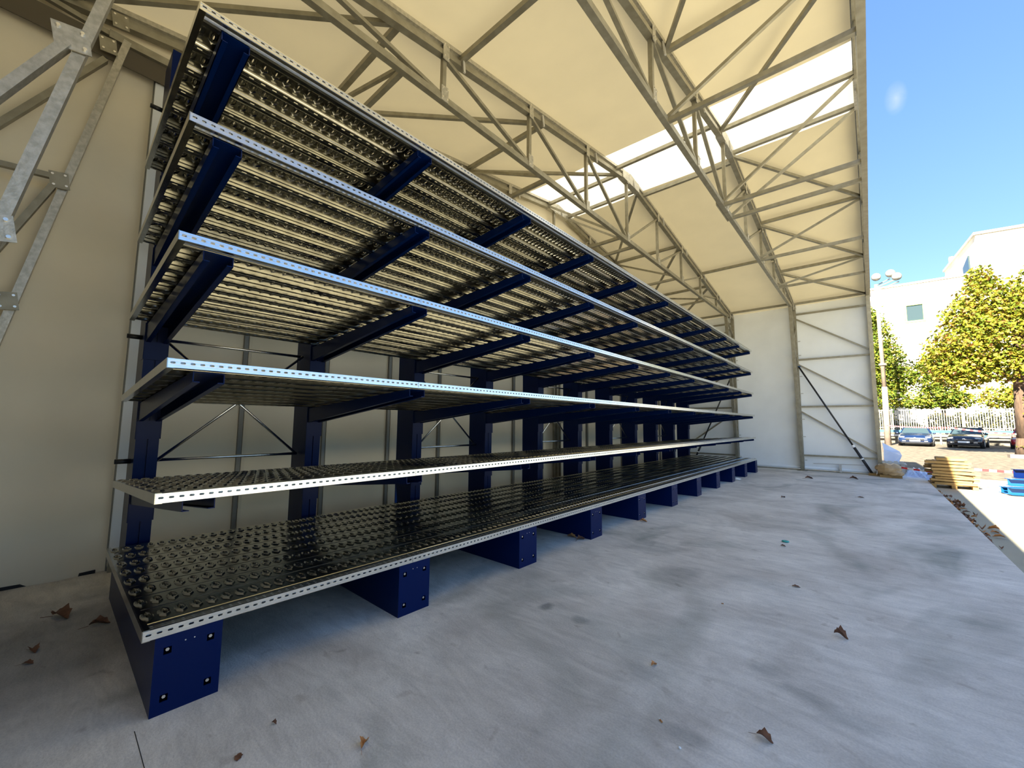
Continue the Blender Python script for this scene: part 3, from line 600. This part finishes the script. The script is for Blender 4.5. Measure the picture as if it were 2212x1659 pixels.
x, y = floor_pt(1697, 1171); tag(MB().ellip((x, y, 0.012), 0.045, 0.045, 0.012, 14, 6).build('bottle_cap', M['teal'], None, True), 'teal plastic cap lying on the open floor', 'litter')
x, y = floor_pt(1700, 1180); put(1692, 1180, 0.06, 0.2, M['leafb'], 'dark scrap beside the teal cap', curl=0.5, stem=False)
x, y = floor_pt(1468, 1617); tag(MB().ellip((x, y, 0.005), 0.008, 0.006, 0.005, 8, 5, 0.2).build('pebble', M['white']), 'small white pebble at the bottom of the floor', 'litter')
x, y = floor_pt(1593, 1037); pc = MB().ellip((x, y, 0.03), 0.09, 0.07, 0.03, 9, 5, 0.35).build('crumpled_paper', M['white']); tag(pc, 'crumpled white paper at the ninth base leg', 'litter')

# heap of leaves in the slab edge gutter: countable ones as things
for i in range(46):
    y = random.triangular(8.0, 15.5, 11.5); x = 1.16 + abs(random.gauss(0, 0.05)) + (0.12 if i % 5 == 0 else 0)
    leaf(x, y, -0.10 + random.uniform(0, 0.02), random.uniform(0.07, 0.15), random.uniform(0, 6.3), M['leafb'] if i % 3 else M['leafo'], 'dry brown leaf in the drift along the outer edge of the slab', curl=random.uniform(.4, 1.2), stem=False, group='leaf drift along the slab edge')

# ------------------------------------------------------------------ things at the far right corner
def planks_bar(par, name, m, a, b, w_, h_): return MB().bar(a, b, w_, h_).build(name, m, par)
pb = empty('timber_stack', (1.6, 16.4, -0.1), 'untidy stack of sawn timber offcuts on a pallet beside the slab corner', 'timber stack')
for x in (1.20, 1.58, 1.96): MB().box(x - .05, x + .05, 16.05, 16.95, -0.10, -0.01).build('pallet_bearer', M['wood'], pb)
for y in (16.10, 16.3, 16.5, 16.7, 16.9): MB().box(1.15, 2.01, y - .05, y + .05, -0.01, 0.012).build('pallet_board', M['wood'], pb)
z = 0.012; rr = random.Random(3)
for row in range(9):
    hh = 0.055 if row < 4 else 0.075; n = 4
    for j in range(n):
        y = 16.10 + j * 0.22 + rr.uniform(-.04, .04); off = rr.uniform(-.09, .09) + (-.05 if row > 3 else 0); yaw = rr.uniform(-.3, .3) if row < 4 else rr.uniform(-.03, .03)
        hl = (0.40 if row < 8 else 0.31) * rr.uniform(.80, 1.08); xc = 1.60 + off; tilt = rr.uniform(-.035, .035) if row < 4 else rr.uniform(-.006, .006)
        MB().bar((xc - hl, y - yaw * hl, z + hh / 2 - tilt), (xc + hl, y + yaw * hl, z + hh / 2 + tilt), 0.15 if row > 3 else 0.10, hh * .92).build('timber', M['wood'], pb)
    z += hh * 1.02 + 0.012
bagE = empty('wrapped_bundle', (0.35, 17.1, 0), 'bundle in torn brown paper wrap on short timbers at the slab corner', 'bundle')
b = MB(); b.ellip((0.33, 17.12, 0.24), 0.30, 0.34, 0.22, 20, 12, 0.07); b.v = [(x, y, max(0.078, min(0.40 + 0.02 * math.sin(x * 30), z))) for x, y, z in b.v]; b.build('paper_wrap', M['paper'], bagE)
MB().ellip((0.46, 17.0, 0.13), 0.20, 0.22, 0.10, 16, 8, 0.12).build('torn_flap', M['paper'], bagE)
for (x0_, x1_, y) in ((-0.14, 0.20, 17.18), (0.12, 0.62, 16.88)): MB().box(x0_, x1_, y, y + 0.09, 0.0, 0.075).build('timber', M['wood'], bagE)
MB().tube((0.05, 16.98, 0.06), (0.12, 17.0, 0.40), 0.006, 6).build('strap', M['white'], bagE)
# crumpled plastic sheet
b = MB(); nx, ny = 26, 22; rs = random.Random(5)
for j in range(ny + 1):
    for i in range(nx + 1):
        x = 0.75 + 0.85 * i / nx; y = 17.5 + 1.9 * j / ny; e = (max(0.0, math.sin(math.pi * i / nx)) * max(0.0, math.sin(math.pi * j / ny))) ** 0.5
        b.v.append((x + rs.uniform(-.02, .02), y + rs.uniform(-.03, .03), -0.09 + (y > 17.5) * 0 + e * (0.17 + 0.06 * math.sin(i * 1.1 + j * .5) + 0.06 * math.sin(j * .9 - i * .6) + rs.uniform(-.03, .03)) + 0.16 * e * max(0.0, min(1.0, (1.2 - x) * 3))))
for v_i, v_ in enumerate(b.v):
    b.v[v_i] = (v_[0], v_[1], max(v_[2], 0.004 if (v_[0] < 1.15 and v_[1] < 18.62) else -0.094))
for j in range(ny):
    for i in range(nx): a = j * (nx + 1) + i; b.f.append((a, a + 1, a + nx + 2, a + nx + 1))
tag(b.build('plastic_sheet', M['sheet']), 'crumpled pale plastic sheet heaped between the bundle and the timber stack', 'plastic sheet')
# grey pallets leaning
pl = empty('pallet', (0.4, 19.0, -0.1), 'old grey pallet lying behind the wrapped bundle', 'pallet')
for x in (0.05, 0.38, 0.72): MB().box(x - .05, x + .05, 18.7, 19.6, -0.10, 0.28).build('bearer', M['woodg'], pl)
for i in range(6): MB().bar((0.0, 18.75 + i * .16, 0.31 + (i % 2) * .02), (0.82, 18.75 + i * .16, 0.29), 0.11, 0.025).build('board', M['woodg'], pl)
for i in range(5): MB().box(0.06 + i * .15, 0.15 + i * .15, 18.62, 18.72, 0.30, 0.40).build('block', M['woodg'], pl)
# tarpaulin corner behind the column
b = MB(); b.v = [(0.28, 20.2, -0.07), (0.78, 20.4, 0.50), (0.75, 20.9, 0.62), (0.28, 20.5, 0.95), (0.55, 20.1, -0.07), (0.5, 21.2, -0.05), (0.3, 20.35, 0.7)]
b.f = [(0, 4, 1), (0, 1, 6), (6, 1, 2), (6, 2, 3), (4, 5, 2), (4, 2, 1), (3, 2, 5)]
tag(b.build('tarpaulin', M['sheet']), 'pale blue tarpaulin corner poking out past the far wall', 'tarpaulin')
# blue steel sections at the right edge
bs = empty('steel_sections', (3.0, 15.9, -0.1), 'bright blue painted steel sections lying in the yard at the right edge', 'steel sections')
def csec(x0_, y0_, z0_, x1_, y1_, wd, hh, m):
    a = Vector((x0_, y0_, z0_)); b_ = Vector((x1_, y1_, z0_)); d = (b_ - a).normalized(); r = Vector((-d.y, d.x, 0)) * wd / 2
    q = MB(); q.bar(a, b_, wd, 0.012); q.bar(a + Vector((0, 0, hh)), b_ + Vector((0, 0, hh)), wd, 0.012); q.bar(a + Vector((0, 0, hh / 2)), b_ + Vector((0, 0, hh / 2)), 0.012, hh)
    return q.build('beam', m, bs)
csec(2.42, 15.6, -0.07, 4.3, 16.2, 0.28, 0.16, M['cyan']); csec(2.48, 15.9, 0.115, 4.4, 16.4, 0.26, 0.16, M['cyan']); csec(2.62, 16.1, 0.30, 4.4, 16.5, 0.2, 0.20, M['blue'])
csec(2.36, 15.9, -0.07, 4.3, 16.7, 0.2, 0.14, M['cyan'])

# barrier tape
def tape(pts, label, wdt=0.05):
    o = empty('barrier_tape', pts[0], label, 'barrier tape'); i = 0; red = MB(); wh = MB(); c = 0
    for a, b_ in zip(pts[:-1], pts[1:]):
        a = Vector(a); b_ = Vector(b_); n = max(2, int((b_ - a).length / 0.14))
        for j in range(n):
            t0, t1 = j / n, (j + 1) / n; sg = lambda t: Vector((0, 0, -0.05 * 4 * t * (1 - t) * min(1.0, (b_ - a).length / 3)))
            (red if c % 2 else wh).bar(a.lerp(b_, t0) + sg(t0), a.lerp(b_, t1) + sg(t1), 0.004, wdt); c += 1
    red.build('red_stripes', M['red'], o)['kind'] = 'stuff'; wh.build('white_stripes', M['white'], o)['kind'] = 'stuff'
tape([(0.25, 17.5, 0.36), (1.0, 16.9, 0.28), (1.35, 16.6, 0.27)], 'red and white barrier tape from the column to the timber stack')
tape([(2.02, 16.5, 0.42), (4.2, 17.3, 0.42)], 'red and white barrier tape from the timber stack to the right edge', 0.06)
tape([(5.7, 33, 1.20), (3.3, 33, 1.50), (0.9, 41, 1.6)], 'red and white barrier tape strung from the tree past the parked cars', 0.07)
tape([(VC + 0.08, Y1W - 0.02, 1.35), (VC + 0.10, Y1W - 0.02, 0.30)], 'red and white tape wound down the corner column of the far wall', 0.05)

# ------------------------------------------------------------------ outside: lamp post
lp = empty('lamp_post', (0.95, 42.0, gz(42)), 'tall lamp post with three round floodlights beside the hall', 'lamp post')
MB().tube((0.90, 42, gz(42)), (0.94, 42, 4.55), 0.21, 10, 0.17).build('lower_shaft', M['post'], lp, True)
MB().tube((0.94, 42, 4.55), (0.90, 42, 12.6), 0.15, 10, 0.10).build('upper_shaft', M['post'], lp, True)
MB().tube((0.935, 42, 6.2), (0.935, 42, 6.35), 0.24, 8).build('band', M['galvd'], lp)
for a, b_ in (((0.9, 42, 12.35), (2.0, 42, 12.75)), ((0.9, 42, 12.1), (2.2, 41.6, 12.45)), ((0.9, 42, 12.5), (1.75, 42.4, 13.0))): MB().tube(a, b_, 0.04, 6).build('bracket_arm', M['post'], lp)
for (x, y, z) in ((0.98, 41.8, 13.15), (1.80, 41.8, 13.25), (2.12, 41.5, 12.85)):
    n = Vector((-.25, -1, -.35)).normalized(); c = Vector((x, y, z)); MB().tube(c, c + n * 0.16, 0.26, 14, 0.30).build('floodlight', M['galvd'], lp, True)
    MB().tube(c + n * 0.161, c + n * 0.175, 0.26, 14).build('lens', M['lamp'], lp, True)

# ------------------------------------------------------------------ cars (nose towards the camera, -y)
def car(x, y, label, m, W, H, Lc, hatch, ang=0.0):
    zb = gz(y); o = bpy.data.objects.new('car', None); col.objects.link(o); o.location = (x, y, zb); o.rotation_euler = (0, 0, ang); tag(o, label, 'car', 'parked cars'); o['_o'] = (0, 0, 0)
    hw = W / 2
    # stations along the length: y, half width, z low, shoulder z, top z
    st = [(0.0, .80, .30, .55, .62), (0.10, .93, .20, .66, .72), (0.45, .99, .18, .78, .86), (1.0, 1.0, .18, .86, .98), (1.35, 1.0, .18, .90, 1.02), (2.2, 1.0, .18, .93, .98), (3.3, 1.0, .18, .95, .99), (Lc - .25, .96, .22, .95, .99), (Lc, .86, .32, .80, .88)]
    b = MB(); nr = 12
    for (yy, k, zl, zs_, zt) in st:
        w_ = hw * k; sH = H / 1.5; zl *= sH; zs_ *= sH; zt *= sH
        for (a, zz) in ((-.80, zl), (-.97, zl + .10), (-1.0, zl + (zs_ - zl) * .55), (-.96, zs_), (-.84, zt), (-.4, zt + .025), (.4, zt + .025), (.84, zt), (.96, zs_), (1.0, zl + (zs_ - zl) * .55), (.97, zl + .10), (.80, zl)): b.v.append((a * w_, yy, zz))
    for i in range(len(st) - 1):
        for j in range(nr): a = i * nr + j; c = i * nr + (j + 1) % nr; b.f.append((a, a + nr, c + nr, c))
    b.f.append(tuple(range(nr))); b.f.append(tuple(reversed(range((len(st) - 1) * nr, len(st) * nr))))
    b.build('body', m, o, True)
    # cabin: roof panel and pillars, glass inset
    s0, r0, r1, s1 = (1.15, 1.85, Lc - (.75 if hatch else 1.0), Lc - .15); zs_ = 0.97 * H / 1.5; zt = H; wb_, wt = hw * .86, hw * .66
    def ring(k, inz): return None
    g_ = MB(); P = {'a': (-wb_, s0, zs_), 'b': (wb_, s0, zs_), 'c': (wt, r0, zt - .04), 'd': (-wt, r0, zt - .04), 'e': (-wb_, s1, zs_), 'f': (wb_, s1, zs_), 'g': (wt, r1, zt - .04), 'h': (-wt, r1, zt - .04)}
    MB().quad(P['a'], P['b'], P['c'], P['d']).build('windscreen', M['glass'], o)
    MB().quad(P['a'], P['d'], P['h'], P['e']).build('side_window', M['glass'], o); MB().quad(P['b'], P['f'], P['g'], P['c']).build('side_window', M['glass'], o)
    MB().quad(P['e'], P['h'], P['g'], P['f']).build('rear_window', M['glass'], o)
    rf = MB(); rf.hexa([(-wt - .03, r0 - .06, zt - .05), (wt + .03, r0 - .06, zt - .05), (wt + .03, r1 + .06, zt - .05), (-wt - .03, r1 + .06, zt - .05), (-wt * .8, r0 + .12, zt), (wt * .8, r0 + .12, zt), (wt * .8, r1 - .1, zt), (-wt * .8, r1 - .1, zt)])
    for s_ in (-1, 1):
        for (a, c) in (((s_ * wb_, s0, zs_ - .02), (s_ * wt, r0, zt - .03)), ((s_ * wb_, s1, zs_ - .02), (s_ * wt, r1, zt - .03)), ((s_ * wb_ * 1.0, (s0 + s1) / 2, zs_ - .02), (s_ * wt, (r0 + r1) / 2, zt - .03))): rf.bar(a, c, 0.06, 0.06)
    rf.build('roof', m, o)
    for s_ in (-1, 1):
        for yy in (0.75, Lc - .78):
            wl = MB().tube((s_ * (hw - .20), yy, .31), (s_ * (hw + .005), yy, .31), .31, 18).build('wheel', M['tyre'], o, True)
            MB().tube((s_ * (hw + .004), yy, .31), (s_ * (hw + .012), yy, .31), .19, 10).build('hubcap', M['cable'], wl)
        MB().ellip((s_ * hw * .70, .16, .68 * H / 1.5), .19, .12, .085, 12, 6).build('headlamp', M['lamp'], o, True)
        MB().ellip((s_ * (hw + .06), 1.30, 1.0 * H / 1.5), .09, .06, .065, 10, 5).build('wing_mirror', m, o, True)
        MB().box(s_ * hw * .62 - .09, s_ * hw * .62 + .09, -.01, .05, .36, .42).build('fog_lamp', M['lamp'], o)
    MB().box(-hw * .52, hw * .52, -.015, .06, .46 * H / 1.5, .60 * H / 1.5).build('grille', M['black'], o)
    MB().box(-.27, .27, -.035, -.012, .37, .48).build('number_plate', M['white'], o)
    MB().box(-hw * .8, hw * .8, -.02, .08, .24, .32).build('bumper_strip', M['black'], o)
    MB().ellip((0, -.005, .655 * H / 1.5), .07, .02, .04, 10, 5).build('badge', M['bolt'], o)
    return o
car(2.30, 41.0, 'dark blue hatchback parked beside the lamp post', M['car_navy'], 1.82, 1.40, 4.1, False, -0.10)
car(4.60, 40.5, 'black small hatchback parked right of the blue one', M['car_black'], 1.70, 1.42, 3.7, True, -0.22)
car(7.62, 41.5, 'red car half hidden behind the tree trunk', M['car_red'], 1.75, 1.45, 4.0, True, -0.2)

# retaining wall, guard rail, fence
zb46 = gz(46)
tag(MB().box(-3, 16, 46.6, 47.0, zb46 - 0.1, 1.28).build('retaining_wall', M['rwall']), 'low rough retaining wall behind the parked cars', 'wall', None, 'structure')
gr = empty('guard_rail', (6, 46.1, zb46), 'light blue guard rail in front of the retaining wall', 'guard rail')
MB().bar((-3, 46.1, 1.15), (15, 46.1, 1.20), 0.06, 0.20).build('upper_rail', mat('pale_blue_rail', (0.04, 0.14, 0.22), 0.4), gr)
MB().bar((-3, 46.1, 0.82), (15, 46.1, 0.86), 0.06, 0.14).build('lower_rail', M['cable'], gr)
for i in range(9): MB().box(-2 + i * 2, -1.9 + i * 2, 46.14, 46.25, zb46, 1.2).build('post', M['cable'], gr)
fe = empty('fence', (4.5, 46.8, 1.28), 'pale metal slat fence on top of the retaining wall', 'fence')
SL = bpy.data.meshes.new('slat'); q = MB().box(-0.026, 0.026, -0.015, 0.015, 0, 1.66); SL.from_pydata(q.v, [], q.f); SL.materials.append(M['fence'])
x = -0.6
while x < 9.6: inst('slat', SL, fe, (x - 4.5, 0, 0)); x += 0.135
for z in (1.42, 2.86): MB().box(-0.7, 9.7, 46.83, 46.87, z, z + 0.06).build('fence_rail', M['fence'], fe)
for x in (-0.6, 1.4, 3.4, 5.4, 7.4, 9.4): MB().box(x - .04, x + .04, 46.82, 46.90, 1.28, 3.0).build('fence_post', M['fence'], fe)

# ------------------------------------------------------------------ trees and hedge
def foliage(par, m, blobs, n, size, seed, name='foliage'):
    rn = random.Random(seed); b = MB(); tot = sum(bl[3] * bl[4] for bl in blobs)
    for (cx_, cy_, cz_, rx, rz) in blobs:
        k = int(n * rx * rz / tot)
        for i in range(k):
            u = rn.uniform(-1, 1); th = rn.uniform(0, 6.283); r = rn.uniform(0.72, 1.04) if rn.random() < .8 else rn.uniform(.3, .8)
            s_ = math.sqrt(1 - u * u); lump = 1 + 0.13 * math.sin(th * 5 + u * 7 + seed) + 0.08 * math.sin(th * 11 - u * 13)
            p = Vector((cx_ + rx * r * lump * s_ * math.cos(th), cy_ + rx * r * lump * s_ * math.sin(th), cz_ + rz * r * lump * u))
            sz = size * rn.uniform(.6, 1.3); nrm = Vector((rn.gauss(0, .6) + .5 * s_ * math.cos(th), rn.gauss(0, .6) + .5 * s_ * math.sin(th), rn.gauss(.55, .5))).normalized()
            t1 = nrm.cross(Vector((rn.uniform(-1, 1), rn.uniform(-1, 1), rn.uniform(-1, 1)))).normalized(); t2 = nrm.cross(t1)
            kk = len(b.v); b.v += [tuple(p + t1 * sz), tuple(p + t2 * sz * .7 - nrm * sz * .2), tuple(p - t1 * sz), tuple(p - t2 * sz * .7 - nrm * sz * .2)]; b.f.append((kk, kk + 1, kk + 2, kk + 3))
    o = b.build(name, m, par); o['kind'] = 'stuff'; return o
def limb(par, pts, rad):
    b = MB()
    for (a, r1), (c, r2) in zip(zip(pts[:-1], rad[:-1]), zip(pts[1:], rad[1:])): b.tube(a, c, r1, 10, r2)
    return b
t1 = empty('tree', (6.35, 33.0, gz(33)), 'large yellow and green lime tree with a thick brown trunk at the right edge', 'tree', 'trees beyond the car park')
b = limb(t1, [(5.98, 33, gz(33)), (5.98, 33, 1.0), (6.02, 33, 3.6), (6.1, 33, 6.0), (6.0, 33, 9)], [.52, .40, .36, .28, .08]); b.tube((6.25, 33, 3.4), (4.6, 32.6, 5.2), .16, 8, .06).tube((6.3, 33, 3.8), (7.9, 33, 6.0), .18, 8, .05); b.build('trunk', M['bark'], t1, True)
foliage(t1, M['leaf_y'], [(5.4, 33, 6.3, 2.0, 1.7), (4.1, 32.8, 5.9, 1.5, 1.4), (3.3, 32.6, 5.2, 1.0, 1.2), (5.0, 33, 8.2, 1.1, 1.6), (4.9, 33, 9.5, .55, .9), (4.2, 32.8, 7.6, 1.0, .9), (6.2, 33, 7.6, 1.4, 1.2), (6.9, 33, 8.8, 0.9, 1.2), (7.8, 33, 7.0, 1.8, 2.2), (5.0, 32.7, 4.7, 1.6, .8), (6.6, 32.4, 5.0, 1.4, .7), (3.9, 32.6, 4.4, 1.1, .8)], 23000, 0.095, 3)
t2 = empty('tree', (0.2, 50.5, gz(50)), 'tall green tree behind the lamp post', 'tree', 'trees beyond the car park')
limb(t2, [(0.2, 50.5, gz(50)), (0.2, 50.5, 4), (0.2, 50.5, 10)], [.3, .25, .05]).build('trunk', M['bark'], t2, True)
foliage(t2, M['leaf_g'], [(0.3, 50.5, 8.5, 1.9, 3.8), (1.2, 50.3, 7.0, 1.7, 2.4), (0.2, 50.5, 11.4, .9, 1.6), (1.3, 50.2, 4.3, 1.5, 1.2), (2.2, 50.4, 5.8, 1.0, 1.3)], 12000, 0.12, 8)
t3 = empty('tree', (4.6, 49.3, gz(49)), 'smaller green tree spreading above the slat fence', 'tree', 'trees beyond the car park')
limb(t3, [(4.6, 49.3, gz(49)), (4.6, 49.3, 4), (4.7, 49.3, 7)], [.2, .15, .05]).build('trunk', M['bark'], t3, True)
foliage(t3, M['leaf_g'], [(4.4, 49.3, 4.0, 1.6, .9), (3.2, 49.2, 3.5, 1.1, .5), (5.4, 49.3, 3.8, 1.1, .7), (4.3, 49.3, 6.0, 1.6, 1.6)], 6500, 0.11, 9)
t4 = empty('tree', (8.3, 48.6, gz(48)), 'low yellow green tree behind the thick trunk at the right', 'tree', 'trees beyond the car park')
limb(t4, [(8.3, 48.6, gz(48)), (8.3, 48.6, 3.6)], [.15, .06]).build('trunk', M['bark'], t4, True)
foliage(t4, M['leaf_y'], [(7.8, 48.6, 3.8, 1.5, .9), (9.2, 48.6, 3.9, 1.5, 1.2)], 3600, 0.10, 10)
he = empty('hedge', (4.5, 48, 1.2), 'dark leafy hedge showing through the slat fence', 'hedge')
foliage(he, M['leaf_d'], [(x, 48.1, 1.9, .8, .85) for x in (-.3, 1.0, 4.1, 5.4, 6.7, 8.0, 9.2)] + [(2.4, 47.9, 1.4, .9, .5)], 9000, 0.08, 12)
tr_ = foliage(t1, M['leaf_y'], [(6.3, 32.4, 2.6, .45, .8), (6.0, 32.6, 0.6, .5, .12)], 320, 0.06, 21, 'trunk_shoots')
pc_ = MB().box(5.1, 9, 31.6, 31.85, gz(31.6) - .02, gz(31.6) + .18).box(5.1, 5.35, 31.86, 32.2, gz(31.6) - .02, gz(31.6) + .17).build('planter_kerb', M['post']); tag(pc_, 'pale stone kerb around the foot of the large tree', 'kerb')

# ------------------------------------------------------------------ buildings behind
bl = empty('building', (4, 60, 0.3), 'low white building with a green framed window', 'building')
F = 60.0
# facade in concrete panels, with an opening for the window
pan = []
for (x0_, x1_) in ((-8, -3.4), (-3.38, 0.98), (1.0, 3.38), (3.4, 4.95), (4.97, 8.62)):
    if x0_ == 3.4: zz = ((0, 12.60), (14.62, 16.75))
    else: zz = ((0, 16.75),)
    for z0_, z1_ in zz: MB().box(x0_, x1_, F, F + 0.3, z0_, z1_).build('facade_panel', M['bldg'], bl)
MB().box(-8, 7.6, F + .3, F + 14, 0, 16.6).build('block', M['bldg'], bl)
MB().box(-8.1, 8.4, F - .1, F + .4, 16.75, 16.95).build('coping', M['bldg'], bl)
wi = MB(); 
for q in ((3.40, 4.95, 12.60, 12.78), (3.40, 4.95, 14.44, 14.62), (3.40, 3.56, 12.78, 14.44), (4.79, 4.95, 12.78, 14.44)): wi.box(q[0], q[1], F - .05, F + .1, q[2], q[3])
wf_ = wi.build('window', M['green'], bl); MB().box(3.56, 4.79, F + .05, F + .08, 12.78, 14.44).build('pane', M['glass'], wf_)
for x in (0.6, 1.9, 3.2, 5.6): MB().box(x - .05, x + .05, F - .06, F, 3.0, 5.6).build('green_strip', M['green'], bl)
b2 = empty('building', (12, 66, 0.3), 'taller white building with a slanting side wall behind the big tree', 'building')
q = [(8.9, 59.8), (20, 61.5), (20, 76), (7.94, 72)]
b = MB(); b.hexa([(x, y, 0) for x, y in q] + [(x, y, 20.7) for x, y in q]); b.build('block', M['bldg'], b2)
b = MB(); q2 = [(8.75, 59.65), (20, 61.35), (20, 76.1), (7.78, 72.1)]; b.hexa([(x, y, 20.7) for x, y in q2] + [(x, y, 20.95) for x, y in q2]); b.build('coping', M['cable'], b2)
rc = MB(); rc.hexa([(8.60, 62.2, 17.3), (8.78, 62.2, 17.3), (8.60, 64.2, 17.3), (8.42, 64.2, 17.3), (8.60, 62.2, 19.4), (8.78, 62.2, 19.4), (8.60, 64.2, 18.7), (8.42, 64.2, 18.7)]); rc.build('window', M['glass'], b2)
MB().box(8.02, 8.35, 68.6, 69.2, 20.9, 21.5).build('parapet_step', M['bldg'], b2)

for o in bpy.data.objects:
    if '_o' in o: del o['_o']
